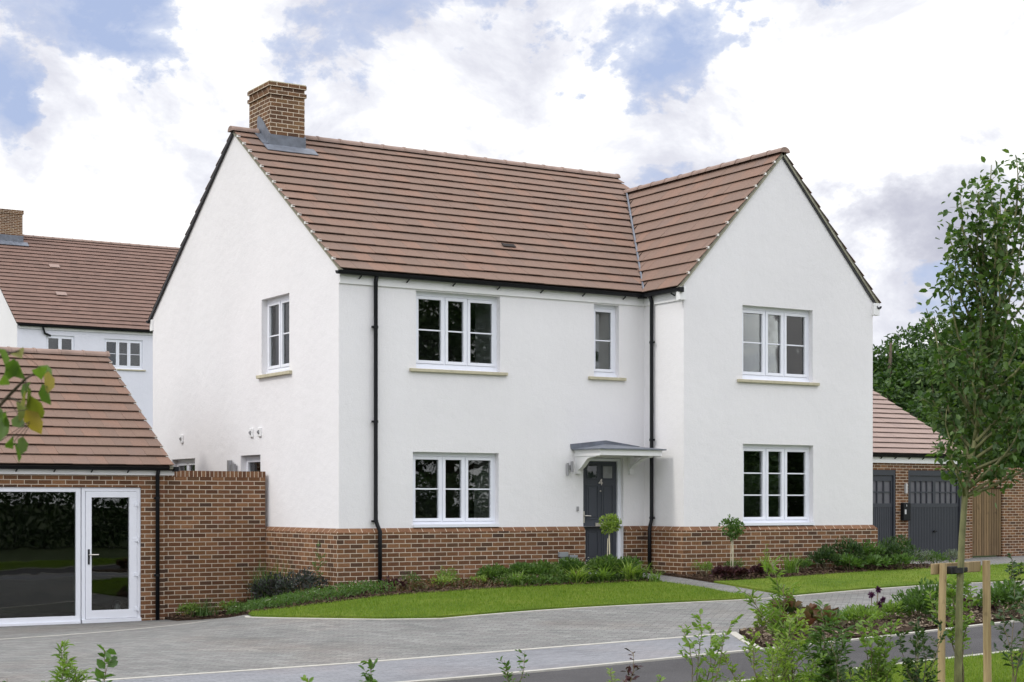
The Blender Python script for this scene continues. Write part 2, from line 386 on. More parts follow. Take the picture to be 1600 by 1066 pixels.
# ------------------------------------------------------------------ terrain
CP = [(-8,2.6,-.60),(-5,2.6,-.57),(-2.1,2.6,-.56),(-.6,2.7,-.5),(0.1,3.2,-.3),(0,0,-.06),(3,0,.06),(6,0,.18),(10.7,-1.2,.18),(16,5,-.02),(21,7,-.11),(24.5,7.3,-.06),
(-.4,-4.1,-.2),(-1.3,1,-.44),(5.3,-4.1,-.1),(11.5,-4.1,.03),(20,-4,.0),(-6.4,-7.8,-.39),(1.7,-7.8,-.25),(-4,-9.9,-.37),(.5,-9.9,-.25),(4.9,-9.9,-.08),(12,-9.9,-.05),(-12,-24,-.25),(-4,-16,-.3),(3,-16,-.2),(12,-20,-.15),(-14,-10,-.5),(-12,2,-.6),(22,-14,-.05),(28,5,0),(-14,12,-.3),(5,12,.1),(22,16,.1),(0,9,-.1)]
cpx = np.array([c[0] for c in CP]); cpy = np.array([c[1] for c in CP]); n_ = len(CP)
def UU(r2): return np.where(r2 < 1e-9, 0, r2 * np.log(np.maximum(r2, 1e-9)))
A_ = np.zeros((n_ + 3, n_ + 3)); A_[:n_, :n_] = UU((cpx[:, None] - cpx) ** 2 + (cpy[:, None] - cpy) ** 2) + .5 * np.eye(n_)
A_[:n_, n_:] = np.stack([np.ones(n_), cpx, cpy], 1); A_[n_:, :n_] = A_[:n_, n_:].T
TW = np.linalg.solve(A_, np.array([c[2] for c in CP] + [0, 0, 0]))
def HH(x, y):
    x = np.asarray(x, float); y = np.asarray(y, float)
    xc = np.clip(x, -16, 32); yc = np.clip(y, -27, 18)
    v = UU((xc[..., None] - cpx) ** 2 + (yc[..., None] - cpy) ** 2) @ TW[:n_] + TW[n_] + TW[n_ + 1] * xc + TW[n_ + 2] * yc
    d = np.maximum(np.maximum(-16 - x, x - 32), np.maximum(-27 - y, y - 18)); k = np.clip(d / 12, 0, 1); k = k * k * (3 - 2 * k)
    r = np.clip((y - 16) / 22, 0, 1); r = r * r * (3 - 2 * r)
    q = np.clip((24 - x) / 8, 0, 1); q = q * q * (3 - 2 * q)
    return v * (1 - k) + 3.3 * r * q
def H(x, y): return float(HH(x, y))
def struct(o): o['kind'] = 'structure'; return o

xs = [-700, -400, -200, -100, -60, -40, -28, -20] + list(np.arange(-16, 32.01, .5)) + [36, 44, 60, 90, 150, 300, 700]
ys = [-700, -400, -200, -110, -70, -50, -38, -31] + list(np.arange(-27, 18.01, .5)) + list(range(20, 42, 2)) + [48, 60, 80, 120, 200, 400, 900]
gx, gy = np.meshgrid(xs, ys); gz = HH(gx, gy) - .07
me = bpy.data.meshes.new('ground')
nx, ny = len(xs), len(ys)
me.from_pydata([(float(a), float(b), float(c)) for a, b, c in zip(gx.ravel(), gy.ravel(), gz.ravel())], [],
               [[j * nx + i, j * nx + i + 1, (j + 1) * nx + i + 1, (j + 1) * nx + i] for j in range(ny - 1) for i in range(nx - 1)])
me.materials.append(MATS['field']); g_ = bpy.data.objects.new('ground', me); C.objects.link(g_); struct(g_)

def sheet(name, poly, off, mat, sp=.4, skirt=0, amp=0):
    xs_ = [p[0] for p in poly]; ys_ = [p[1] for p in poly]
    pts = []
    for i, p in enumerate(poly):
        q = poly[(i + 1) % len(poly)]; L = math.dist(p, q); k = max(1, int(L / sp))
        for a in range(k): pts.append((p[0] + (q[0] - p[0]) * a / k, p[1] + (q[1] - p[1]) * a / k))
    nb = len(pts); edges = [(i, (i + 1) % nb) for i in range(nb)]
    bnd = list(pts)
    def inside(x, y):
        c = False
        for i in range(len(poly)):
            a, b_ = poly[i], poly[i - 1]
            if (a[1] > y) != (b_[1] > y) and x < (b_[0] - a[0]) * (y - a[1]) / (b_[1] - a[1]) + a[0]: c = not c
        return c
    y = min(ys_) + sp / 2
    while y < max(ys_):
        x = min(xs_) + sp / 2
        while x < max(xs_):
            if inside(x, y): pts.append((x + .01 * random.random(), y + .01 * random.random()))
            x += sp
        y += sp
    vv, ee, ff, *_ = delaunay_2d_cdt([Vector(p) for p in pts], edges, [], 1, 1e-5)
    X_ = np.array([v.x for v in vv]); Y_ = np.array([v.y for v in vv]); Z_ = HH(X_, Y_) + off
    if amp:
        Z_ = Z_ + amp * RS.rand(len(Z_))
    V = [(float(a), float(b), float(c)) for a, b, c in zip(X_, Y_, Z_)]
    F = [list(f) for f in ff]
    if skirt:
        base = len(V)
        for (x, y) in bnd: V.append((x, y, H(x, y) + off + (amp * .5 if amp else 0))); V.append((x, y, H(x, y) + off - skirt))
        for i in range(nb):
            j = (i + 1) % nb; F.append([base + 2 * i, base + 2 * j, base + 2 * j + 1, base + 2 * i + 1])
    m = bpy.data.meshes.new(name); m.from_pydata(V, [], F); m.materials.append(MATS[mat])
    o = bpy.data.objects.new(name, m); C.objects.link(o); return struct(o)
def strip(name, path, wd, off, mat, th=.02, sp=.5):
    b = B()
    P_ = []
    for p, q in zip(path, path[1:]):
        k = max(1, int(math.dist(p, q) / sp))
        for a in range(k): P_.append((p[0] + (q[0] - p[0]) * a / k, p[1] + (q[1] - p[1]) * a / k))
    P_.append(path[-1]); rows = []
    for i, p in enumerate(P_):
        a = P_[max(i - 1, 0)]; c = P_[min(i + 1, len(P_) - 1)]
        d = Vector((c[0] - a[0], c[1] - a[1])).normalized(); nrm = Vector((-d.y, d.x)) * wd / 2
        r = []
        for sgn, dz in ((1, -th), (1, 0), (-1, 0), (-1, -th)):
            x, y = p[0] + nrm.x * sgn, p[1] + nrm.y * sgn
            r.append(b.vert((x, y, H(x, y) + off + dz)))
        rows.append(r)
    for r, s_ in zip(rows, rows[1:]):
        for k in range(3): b.f.append([r[k], r[k + 1], s_[k + 1], s_[k]])
    return struct(b.obj(name, mat, None))

sheet('driveway', [(-20, -7.85), (-20, 3.0), (-.2, 3.0), (2, -1.0), (12, -1.0), (13, 7.7), (45, 7.7), (45, -7.85)], 0, 'paver', .5)
sheet('crossover', [(-20, -9.85), (-20, -7.85), (1.75, -7.85), (.5, -9.85)], 0, 'paver_light', .5)
sheet('road', [(-30, -12.1), (-30, -9.92), (45, -9.92), (45, -12.1)], -.004, 'asphalt', .5)
sheet('verge_grass', [(-40, -16.5), (-40, -12.16), (45, -12.16), (45, -16.5)], .015, 'lawn', .7)
sheet('footpath', [(4.8, 0), (5.0, -.75), (5.25, -1.1), (5.4, -2.47), (5.38, -4.1), (5.95, -4.1), (6.0, -2.5), (5.93, -1.3), (5.8, 0)], .012, 'paver', .3, .05)
LAWN1 = [(-1.72, -.35), (-2.0, -1.16), (-1.9, -2.1), (-1.55, -2.95), (-1.1, -3.6), (-.42, -4.1), (5.33, -4.1), (5.33, -2.5), (5.2, -1.78), (4.65, -1.58), (2.7, -1.56), (1.07, -1.7), (0, -1.52), (-.77, -1.36), (-1.4, -1.0)]
LAWN2 = [(6.05, -2.1), (6.06, -2.7), (6.02, -4.1), (44, -4.1), (44, 6.3), (24, 6.3), (18, 2), (13, -1.3), (12.2, -1.6), (10.5, -1.95), (7.57, -2.24), (6.4, -2.15)]
sheet('lawn', LAWN1, .03, 'lawn', .3, .06, .006)
sheet('lawn', LAWN2, .03, 'lawn', .4, .06, .006)
BED1 = [(-1.95, 2.79), (-1.9, 2.25), (-1.22, 2.0), (-1.28, 1), (-1.72, -.35), (-1.4, -1.0), (-.77, -1.36), (0, -1.52), (1.07, -1.7), (2.7, -1.56), (4.65, -1.58), (5.2, -1.78), (5.2, -1.1), (4.95, -.75), (4.72, -.06), (0, -.06), (-.06, 0), (-.06, 2.9)]
BED2 = [(5.83, -.06), (5.97, -1.3), (6.05, -2.1), (6.4, -2.15), (7.57, -2.24), (10.5, -1.95), (12.2, -1.6), (13, -1.3), (13, -.4), (10.75, -.6), (10.72, -1.2), (6.1, -1.2), (6.08, -.06)]
BED3 = [(1.9, -7.8), (.62, -9.8), (44, -9.8), (44, -7.0), (9, -6.9), (5, -7.8)]
sheet('planting_bed', BED1, .02, 'soil', .15, .05, .035)
sheet('planting_bed', BED2, .02, 'soil', .15, .05, .035)
sheet('planting_bed', BED3, .02, 'soil', .25, .05, .035)
strip('kerb_edging', [(-1.95, -.8), (-2.07, -1.16), (-1.97, -2.12), (-1.6, -3.0), (-1.13, -3.67), (-.44, -4.16), (5.4, -4.16), (44, -4.16)], .06, .012, 'kerb')
strip('kerb_edging', [(-7.5, -.35), (-4.6, -.4), (-2.4, -.38)], .10, .006, 'kerb')
strip('kerb_edging', [(-20, -7.85), (1.78, -7.85)], .10, .006, 'kerb')
strip('kerb_edging', [(1.8, -7.78), (.53, -9.8)], .10, .012, 'kerb')
strip('kerb_edging', [(-30, -9.87), (44, -9.87)], .09, .015, 'kerb')
strip('kerb_edging', [(-30, -12.13), (44, -12.13)], .08, .02, 'kerb')
strip('kerb_edging', [(5.35, -4.1), (5.42, -3), (5.36, -2.4), (5.24, -1.5)], .04, .016, 'kerb')
strip('kerb_edging', [(1.95, -7.78), (5, -7.78), (9, -6.88), (44, -6.95)], .05, .01, 'kerb')

# ------------------------------------------------------------------ generic house pieces
def wall_panel(b, T, u0, u1, z0, z1, holes, reveal=.12, gable=None):
    """flat wall with openings; T(u,d,z) with d outward; gable = (u_apex, z_apex)"""
    us = sorted({u0, u1} | {h[0] for h in holes} | {h[1] for h in holes}); zs = sorted({z0, z1} | {h[2] for h in holes} | {h[3] for h in holes})
    us = [u for u in us if u0 <= u <= u1]; zs = [z for z in zs if z0 <= z <= z1]
    for a, c in zip(us, us[1:]):
        for e, g in zip(zs, zs[1:]):
            mu, mz = (a + c) / 2, (e + g) / 2
            if any(h[0] < mu < h[1] and h[2] < mz < h[3] for h in holes): continue
            b.face([T(a, 0, e), T(c, 0, e), T(c, 0, g), T(a, 0, g)])
    for h in holes:
        a, c, e, g = h[:4]
        for p, q in (((a, e), (c, e)), ((c, e), (c, g)), ((c, g), (a, g)), ((a, g), (a, e))):
            b.face([T(p[0], 0, p[1]), T(q[0], 0, q[1]), T(q[0], -reveal - .14, q[1]), T(p[0], -reveal - .14, p[1])])
    if gable: b.face([T(u0, 0, z1), T(u1, 0, z1), T(gable[0], 0, gable[1])])

def window(root, T, u0, u1, z0, z1, fr, rows, rec=.11, sill=None, side='grey', head=.045, curtains=False, name='window', detail=True, depth=.9):
    """uPVC casement window filling an opening; fr = list of relative widths of its lights"""
    fw = .045
    b = B(T); d0, d1 = -rec - .06, -rec
    zb = z0 + .05; zt = z1 - head
    b.box(u0, u1, d0, d1, z1 - head, z1); b.box(u0, u1, d0, d1, zb - .0, zb + fw); b.box(u0, u0 + fw, d0, d1, zb + fw, zt)
    b.box(u1 - fw, u1, d0, d1, zb + fw, zt); b.box(u0 + fw, u1 - fw, d0, d1, zt - fw * .5, zt)
    b.box(u0, u1, d0, -rec + .03 if sill != 'upvc' else .035, z0 - (.0 if sill != 'upvc' else .0), zb)
    tot = sum(fr); iw = (u1 - u0 - 2 * fw); x = u0 + fw; spans = []
    for i, f in enumerate(fr):
        x2 = x + iw * f / tot; spans.append((x, x2))
        if i < len(fr) - 1: b.box(x2 - .012, x2 + .012, d0, d1, zb + fw, zt - fw * .5)
        x = x2
    win = b.obj(name, 'upvc', root)
    if detail:
        gk = B(T); gk.box(u0 + fw, u1 - fw, d0 + .005, d1 - .012, zb + fw, zt - fw * .5 - .001)
    for i, (a, c) in enumerate(spans):
        s = B(T); gb = B(T)
        a2 = a + (.004 if i == 0 else .015); c2 = c - (.004 if i == len(spans) - 1 else .015)
        e, g = zb + fw + .004, zt - fw * .5 - .004; sw = .052; o1 = d1 + .012
        s.box(a2, c2, d0 + .01, o1, e, e + sw); s.box(a2, c2, d0 + .01, o1, g - sw, g)
        s.box(a2, a2 + sw, d0 + .01, o1, e + sw, g - sw); s.box(c2 - sw, c2, d0 + .01, o1, e + sw, g - sw)
        gb.box(a2 + sw, c2 - sw, d0 + .028, d0 + .034, e + sw, g - sw)
        for r in range(1, rows):
            zz = e + sw + (g - e - 2 * sw) * r / rows; bars = B(T); bars.box(a2 + sw, c2 - sw, d0 + .04, d0 + .05, zz - .011, zz + .011); bars.obj('glazing_bar', 'upvc', win)
        s.obj('casement', 'upvc', win, bevel=.003 if detail else 0); gb.obj('pane', 'glass', win)
    if sill == 'stone':
        q = B(T); q.box(u0 - .13, u1 + .13, .0, .055, z0 - .055, z0 - .002)
        q.box(u0 - .0, u1 + .0, -rec + .03, .0, z0 - .045, z0 - .003); q.obj('sill', 'stone', win, bevel=.006)
    if sill == 'render':
        q = B(T); q.box(u0 - .12, u1 + .12, .0, .06, z0 - .06, z0 - .002); q.obj('sill', 'stone', win, bevel=.006)
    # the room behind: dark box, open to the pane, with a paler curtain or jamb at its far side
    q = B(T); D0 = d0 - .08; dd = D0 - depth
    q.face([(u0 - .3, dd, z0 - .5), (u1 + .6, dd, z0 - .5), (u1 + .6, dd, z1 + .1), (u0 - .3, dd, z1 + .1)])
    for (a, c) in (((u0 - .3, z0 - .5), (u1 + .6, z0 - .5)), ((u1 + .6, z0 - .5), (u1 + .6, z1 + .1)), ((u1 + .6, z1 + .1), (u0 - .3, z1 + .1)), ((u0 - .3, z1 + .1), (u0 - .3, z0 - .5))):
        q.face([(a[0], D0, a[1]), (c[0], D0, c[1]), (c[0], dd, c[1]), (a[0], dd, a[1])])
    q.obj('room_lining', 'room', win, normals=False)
    if side:
        q = B(T)
        if curtains:
            for (a, c) in ((u0 + .01, u0 + (u1 - u0) * .42), (u0 + (u1 - u0) * .55, u1 - .01)):
                k = 14
                for i in range(k):
                    t0, t1 = i / k, (i + 1) / k
                    q.face([(a + (c - a) * t0, D0 - .10 + .025 * (i % 2), z0 + .02), (a + (c - a) * t1, D0 - .10 + .025 * ((i + 1) % 2), z0 + .02), (a + (c - a) * t1, D0 - .10 + .025 * ((i + 1) % 2), z1), (a + (c - a) * t0, D0 - .10 + .025 * (i % 2), z1)])
            q.obj('curtain', 'net_curtain', win, normals=False)
        else:
            q.box(u1 - .05, u1 + .02, D0 - .5, D0 + .075, z0, z1); q.obj('inner_jamb', 'paint_white', win)
    if detail:
        q = B(T); a, c = spans[0]; q.box(c - .075, c - .06, D0 + .08, D0 + .1, (z0 + z1) / 2 - .09, (z0 + z1) / 2 - .0); q.obj('handle', 'steel', win)
    return win

TH = .013
def tiles(b, P0, uu, su, nn, S, ulo, uhi, gauge=.318, width=.30, rng=random, lip=.035):
    """courses of separate tiles on a slope. P0 origin at eave, uu unit vector along the eave, su up the slope, nn outward"""
    P0, uu, su, nn = Vector(P0), Vector(uu), Vector(su), Vector(nn)
    n = int(round(S / gauge)); g = S / n
    for i in range(n):
        s0, s1 = i * g, (i + 1) * g + (.03 if i < n - 1 else 0)
        lo = min(ulo(s0), ulo(min(s1, S))); hi = max(uhi(s0), uhi(min(s1, S)))
        x = math.floor(lo / width) * width + (width / 2 if i % 2 else 0) - width
        while x < hi:
            a, c = x + .0015, x + width - .0015; x += width
            a0, c0 = max(a, ulo(s0)), min(c, uhi(s0)); a1, c1 = max(a, ulo(s1)), min(c, uhi(s1))
            if c0 <= a0 and c1 <= a1: continue
            c0 = max(c0, a0); c1 = max(c1, a1)
            if c0 <= a0: a0 = c0 = (a1 if abs(a1 - a0) < abs(c1 - c0) else c1)
            if c1 <= a1: a1 = c1 = min(max(a1, a0), c0)
            h = lip + TH * .5 + rng.uniform(-.003, .004); h1 = .006
            def W(u, s, z): return P0 + uu * u + su * s + nn * z
            i0 = len(b.v)
            for p in (W(a0, s0, h), W(c0, s0, h), W(c1, s1, h1), W(a1, s1, h1), W(a0, s0, h - TH), W(c0, s0, h - TH), W(c1, s1, h1 - .004), W(a1, s1, h1 - .004)): b.v.append(tuple(p))
            for f in ((0, 1, 2, 3), (4, 5, 1, 0), (0, 3, 7, 4), (1, 5, 6, 2)): b.f.append([i0 + k for k in f])
def ridge_tiles(b, p, q, r=.115, L=.45):
    p, q = Vector(p), Vector(q); d = (q - p); n = max(1, int(round(d.length / L))); d /= n; dn = d.normalized()
    sv = dn.cross(Vector((0, 0, 1))).normalized()
    for i in range(n):
        a = p + d * i + dn * .006; c = p + d * (i + 1) - dn * .006
        for (m0, m1, rr) in ((a, c, r), (c - dn * .035, c + dn * .004, r + .012)):
            A = []; Bq = []
            for k in range(9):
                t = math.pi * k / 8; off = sv * math.cos(t) * rr + Vector((0, 0, 1)) * (math.sin(t) * rr * .85 - .05)
                A.append(len(b.v)); b.v.append(tuple(m0 + off)); Bq.append(len(b.v)); b.v.append(tuple(m1 + off))
            for k in range(8): b.f.append([A[k], A[k + 1], Bq[k + 1], Bq[k]])
            b.f.append(A); b.f.append(Bq[::-1])
def gutter(b, p, q, out, r=.058):
    p, q, out = Vector(p), Vector(q), Vector(out)
    def fn(t, a, c): return p + (q - p) * t + out * a + Vector((0, 0, c))
    prof = [(r * math.cos(math.pi * k / 6), -r * math.sin(math.pi * k / 6)) for k in range(7)]
    prof += [(-r * .8, .004), (-r * .7, -.02), (r * .7, -.02), (r * .8, .004)]
    b.prism(prof, 0, 1, fn)
def downpipe(root, path, brackets, out, name='downpipe', r=.034):
    b = B(); b.tube(path, r, 12); p = b.obj(name, 'black_plastic', root, smooth=True)
    for z in brackets:
        c = B(); x, y = path[1][0], path[1][1]
        c.tube([(x, y, z - .02), (x, y, z + .02)], r + .008, 12)
        c.box(min(x, x + out[0]) - .012 * (out[0] == 0), max(x, x + out[0]) + .012 * (out[0] == 0), min(y, y + out[1]) - .012 * (out[1] == 0), max(y, y + out[1]) + .012 * (out[1] == 0), z - .016, z + .016)
        if abs(out[0]): c.box(x - .05, x + .05, y + .03, y + .045, z - .014, z + .014)
        c.obj('bracket', 'black_plastic', p)
    return p
def slope_strip(root, name, mat, p0, p1, side, nrm, w0, w1, h0, h1):
    """a bar running up a slope; side and nrm are unit vectors across and out of the slope"""
    b = B(); p0, p1, side, nrm = map(Vector, (p0, p1, side, nrm))
    b.prism([(w0, h0), (w1, h0), (w1, h1), (w0, h1)], 0, 1, lambda t, a, c: p0 + (p1 - p0) * t + side * a + nrm * c)
    return b.obj(name, mat, root)

# ================================================================== THE HOUSE
L, Wg, Wd, Dp = 6.129, 1.163, 4.502, 8.70
XR = L + Wd; ZF = 4.98; EZ = 5.19; RZ = 8.27; WRZ = 7.82; PZ = 1.0
house = thing('detached_house', (0, 0, 0), 'large white rendered two storey house with brick plinth, brown tiled roof and grey front door', 'house')
TFm = lambda u, d, z: (u, -d, z)
TFw = lambda u, d, z: (u, -Wg - d, z)
TLm = lambda u, d, z: (-d, u, z)
TLw = lambda u, d, z: (L - d, u, z)
TR = lambda u, d, z: (XR + d, u, z)
TB = lambda u, d, z: (u, Dp + d, z)
hf = [(1.423, 3.065, 3.66, 4.96), (5.02, 5.565, 3.665, 4.96), (1.363, 3.035, 1.0, 2.27), (4.79, 5.66, 1.0, 2.225)]
hw = [(7.455, 9.125, 3.64, 4.975), (7.465, 9.14, 1.0, 2.48)]
hl = [(1.935, 3.12, 3.63, 5.03), (3.17, 4.07, 1.0, 2.28), (6.34, 7.6, 1.0, 2.285)]
b = B()
wt = PZ; et = 5.27
wall_panel(b, TFm, 0, L, wt, et, hf)
wall_panel(b, TFw, L, XR, wt, 5.33, hw, gable=((L + XR) / 2, 7.79))
wall_panel(b, TLm, 0, Dp, wt, et, hl, gable=(Dp / 2, 8.245))
wall_panel(b, TLw, -Wg, 0, wt, 5.33, [])
wall_panel(b, TR, -Wg, Dp, wt, et, [])
wall_panel(b, TB, 0, XR, wt, et, []); 
b.face([TB(L, 0, et), TB(XR, 0, et), TB((L + XR) / 2, 0, 7.79)])
b.face([(8.6, Dp / 2, 8.25), (8.6, 3.2, 7.4), (8.6, Dp - 3.2, 7.4)])
hwall = b.obj('wall', 'render_white', house, normals=False)
# plinth: bricks standing proud with a sloped top course
pj = .065
b = B(); zb = -.7; pt = .935
def pl_run(p, q, out, holes=()):
    pass
outer = [(0 - pj, Dp + pj), (0 - pj, 0 - pj), (4.79, -pj), None, (5.66, -pj), (L - pj, -pj), (L - pj, -Wg - pj), (XR + pj, -Wg - pj), (XR + pj, Dp + pj), (0 - pj, Dp + pj)]
inner = [(0, Dp), (0, 0), (4.79, 0), None, (5.66, 0), (L, 0), (L, -Wg), (XR, -Wg), (XR, Dp), (0, Dp)]
cap = B()
for i in range(len(outer) - 1):
    a, c = outer[i], outer[i + 1]
    if a is None or c is None: continue
    ia, ic = inner[i], inner[i + 1]
    b.face([(a[0], a[1], zb), (c[0], c[1], zb), (c[0], c[1], pt), (a[0], a[1], pt)])
    cap.face([(a[0], a[1], pt), (c[0], c[1], pt), (ic[0], ic[1], PZ + .002), (ia[0], ia[1], PZ + .002)])
for x, s in ((4.79, 1), (5.66, -1)):
    b.face([(x, -pj, zb), (x, .2, zb), (x, .2, PZ), (x, 0, PZ), (x, -pj, pt)])
pln = b.obj('plinth', 'brick', house, normals=False); cap.obj('plinth_course', 'plinth_cap', pln, normals=False)
# door surround below the render line
# windows
window(house, TFm, *hf[0], [1.15, .9, 1.15], 2, sill='stone')
window(house, TFm, *hf[1], [1], 2, sill='stone', side='grey')
window(house, TFm, 1.363, 3.035, 1.01, 2.27, [1.15, .9, 1.15], 2, sill='upvc')
window(house, TFw, *hw[0], [1.15, .9, 1.15], 2, sill='stone', side='grey')
window(house, TFw, 7.465, 9.14, 1.01, 2.48, [1.15, .9, 1.15], 3, sill='upvc')
TLr = lambda u, d, z: (-d, Dp - u, z)
window(house, TLr, Dp - 3.12, Dp - 1.935, 3.69, 5.03, [1, 1], 2, sill='render', curtains=True, depth=.5)
window(house, TLr, Dp - 4.07, Dp - 3.17, 1.0, 2.28, [1], 1, sill='upvc')
window(house, TLr, Dp - 7.6, Dp - 6.34, 1.0, 2.285, [1, 1], 1, sill='upvc')
# main roof
sl = (RZ - EZ) / (Dp / 2 + .15); wl = (WRZ - EZ) / (Wd / 2 + .15)
su = Vector((0, 1, sl)).normalized(); S1 = math.hypot(Dp / 2 + .15, RZ - EZ); ky = S1 / (Dp / 2 + .15)
nm = Vector((0, -sl, 1)).normalized()
xe = L - .15; xr2 = (L + XR) / 2
def hi_main(s):
    z = EZ + (RZ - EZ) * s / S1
    return (xe + (z - EZ) / wl if z < WRZ else 8.60) + .05
b = B()
tiles(b, (-.05, -.15, EZ), (1, 0, 0), su, nm, S1, lambda s: 0, hi_main)
tiles(b, (-.05, Dp + .15, EZ), (1, 0, 0), Vector((0, -1, sl)).normalized(), Vector((0, sl, 1)).normalized(), S1, lambda s: 0, hi_main)
Sw = math.hypot(Wd / 2 + .15, WRZ - EZ)
def val_y(s):  # distance along +Y from the front verge where the wing slope meets the main slope
    z = EZ + (WRZ - EZ) * s / Sw
    return (z - EZ) / sl - .15 + Wg + .05
swl = Vector((1, 0, wl)).normalized(); nwl = Vector((-wl, 0, 1)).normalized()
tiles(b, (xe, -Wg - .05, EZ), (0, 1, 0), swl, nwl, Sw, lambda s: 0, val_y)
tiles(b, (xe, Dp + .08, EZ), (0, -1, 0), swl, nwl, Sw, lambda s: 0, lambda s: val_y(s) - Wg)
swr = Vector((-1, 0, wl)).normalized(); nwr = Vector((wl, 0, 1)).normalized()
tiles(b, (XR + .15, -Wg - .05, EZ), (0, 1, 0), swr, nwr, Sw, lambda s: 0, lambda s: Dp + Wg + .16)
roof = b.obj('roof', 'tile', house, normals=False)
# dark underlay so the laps read dark and no light gets in
b = B(); e = -.012
def off(p, n): return tuple(Vector(p) + Vector(n) * e)
b.face([off(p, nm) for p in ((-.05, -.15, EZ), (xe, -.15, EZ), (xr2, 3.695, WRZ), (8.6, 3.75, WRZ + .05), (8.6, Dp / 2, RZ), (-.05, Dp / 2, RZ))])
b.face([off(p, (0, sl, 1)) for p in ((-.05, Dp + .15, EZ), (xe, Dp + .15, EZ), (xr2, Dp - 3.695, WRZ), (8.6, Dp / 2, RZ), (-.05, Dp / 2, RZ))])
b.face([off(p, nwl) for p in ((xe, -Wg - .05, EZ), (xe, -.1, EZ), (xr2, 3.7, WRZ), (xr2, -Wg - .05, WRZ))])
b.face([off(p, nwl) for p in ((xe, Dp + .08, EZ), (xe, Dp, EZ), (xr2, Dp - 3.7, WRZ), (xr2, Dp + .08, WRZ))])
b.face([off(p, nwr) for p in ((XR + .15, -Wg - .05, EZ), (XR + .15, Dp + .08, EZ), (xr2, Dp + .08, WRZ), (xr2, -Wg - .05, WRZ))])
b.obj('underlay', 'ridge_dark', roof, normals=False)
b = B(); ridge_tiles(b, (-.1, Dp / 2, RZ + .03), (.44, Dp / 2, RZ + .03)); b.obj('ridge_tiles', 'ridge', roof); b = B(); ridge_tiles(b, (1.22, Dp / 2, RZ + .03), (8.62, Dp / 2, RZ + .03))
b.obj('ridge_tiles', 'ridge', roof)
b = B(); ridge_tiles(b, (xr2, -Wg - .1, WRZ + .03), (xr2, 3.62, WRZ + .03)); b.obj('ridge_tiles', 'ridge', roof); b = B(); ridge_tiles(b, (xr2, Dp - 3.6, WRZ + .03), (xr2, Dp + .1, WRZ + .03)); b.obj('ridge_tiles', 'ridge', roof)
# valley channel
b = B(); b.tube([(xe + .02, -.17, EZ + .035), (xr2 - .03, 3.64, WRZ + .04)], .022, 6); b.obj('valley_channel', 'lead', roof)
# verges
slope_strip(roof, 'verge', 'verge', (-.02, -.15, EZ), (-.02, Dp / 2, RZ), (1, 0, 0), nm, -.022, .02, -.045, -.0)
slope_strip(roof, 'verge', 'verge_shade', (-.02, Dp + .15, EZ), (-.02, Dp / 2, RZ), (1, 0, 0), (0, .565, .825), -.03, .02, -.05, 0)  # far slope strip coloured dark for its shaded underside
slope_strip(roof, 'verge', 'verge', (xe, -Wg - .02, EZ), (xr2, -Wg - .02, WRZ), (0, 1, 0), nwl, -.022, .02, -.05, .0)
slope_strip(roof, 'verge', 'verge', (XR + .15, -Wg - .02, EZ), (xr2, -Wg - .02, WRZ), (0, 1, 0), nwr, -.022, .02, -.05, .0)
slope_strip(roof, 'verge_shade_strip', 'verge_shade', (XR + .13, -Wg - .012, EZ - .04), (xr2, -Wg - .012, WRZ - .03), (0, 1, 0), nwr, -.015, .01, -.055, -.02)  # dark strip added where the right slope's underside lies in shade
def clips(p0, p1, n, side, root, dz=.035):
    p0, p1 = Vector(p0), Vector(p1); first = None
    for i in range(1, n):
        p = p0 + (p1 - p0) * (i / n) + Vector((0, 0, dz))
        if first is None:
            c = B(); c.box(-.02, .045, -.014, .014, -.028, .012) if side == 'x' else c.box(-.014, .014, -.02, .045, -.028, .012)
            me = bpy.data.meshes.new('verge_clip'); me.from_pydata(c.v, [], c.f); me.materials.append(MATS['clip']); first = me
        o = bpy.data.objects.new('verge_clip', first); o.location = p - Vector(root.parent.location if root.parent else root.location); C.objects.link(o); o.parent = root
clips((-.05, -.15, EZ), (-.05, Dp / 2, RZ), int(round(S1 / .318)), 'x', roof)
clips((xe, -Wg - .05, EZ), (xr2, -Wg - .05, WRZ), int(round(Sw / .318)), 'y', roof)
# eaves: fascia boards, gutters, hooks, box ends
b = B()
b.box(-.0, L - .03, -.03, -.002, ZF, EZ - .02)
b.box(L - .03, L - .002, -Wg - .0, -.002, ZF, EZ - .02)
b.obj('fascia', 'paint_white', house, bevel=.004)
for bx in ((L - .13, L + .015, -Wg - .055, -Wg + .05, ZF - .005, EZ + .01), (XR - .015, XR + .13, -Wg - .055, -Wg + .05, ZF - .005, EZ + .01), (-.03, .1, Dp - .05, Dp + .1, ZF - .02, EZ)):
    b = B(); b.box(*bx); b.obj('box_end', 'paint_white', house, bevel=.004)
b = B(); b.box(XR + .002, XR + .03, -Wg + .05, Dp, ZF, EZ - .02); b.obj('fascia', 'paint_white', house)
b = B(); gz = EZ - .015
gutter(b, (-.09, -.11, gz), (L - .12, -.11, gz), (0, -1, 0)); gutter(b, (L - .11, -.06, gz), (L - .11, -Wg - .07, gz), (-1, 0, 0))
gutter(b, (XR + .11, -Wg - .07, gz - .03), (XR + .11, Dp, gz - .03), (1, 0, 0)); gutter(b, (-.09, Dp + .11, gz), (L, Dp + .11, gz), (0, 1, 0))
b.box(L - .18, L - .06, -.17, -.04, gz - .07, gz + .01); b.box(L - .16, L - .07, -Wg - .10, -Wg - .05, gz - .07, gz + .015)
gut = b.obj('gutter', 'black_plastic', house, smooth=False)
for i in range(7):
    c = B(); x = .35 + i * .88; c.tube([(x, -.035, gz - .10), (x, -.07, gz - .085), (x, -.115, gz - .065)], .012, 6); c.obj('hook', 'black_plastic', gut)
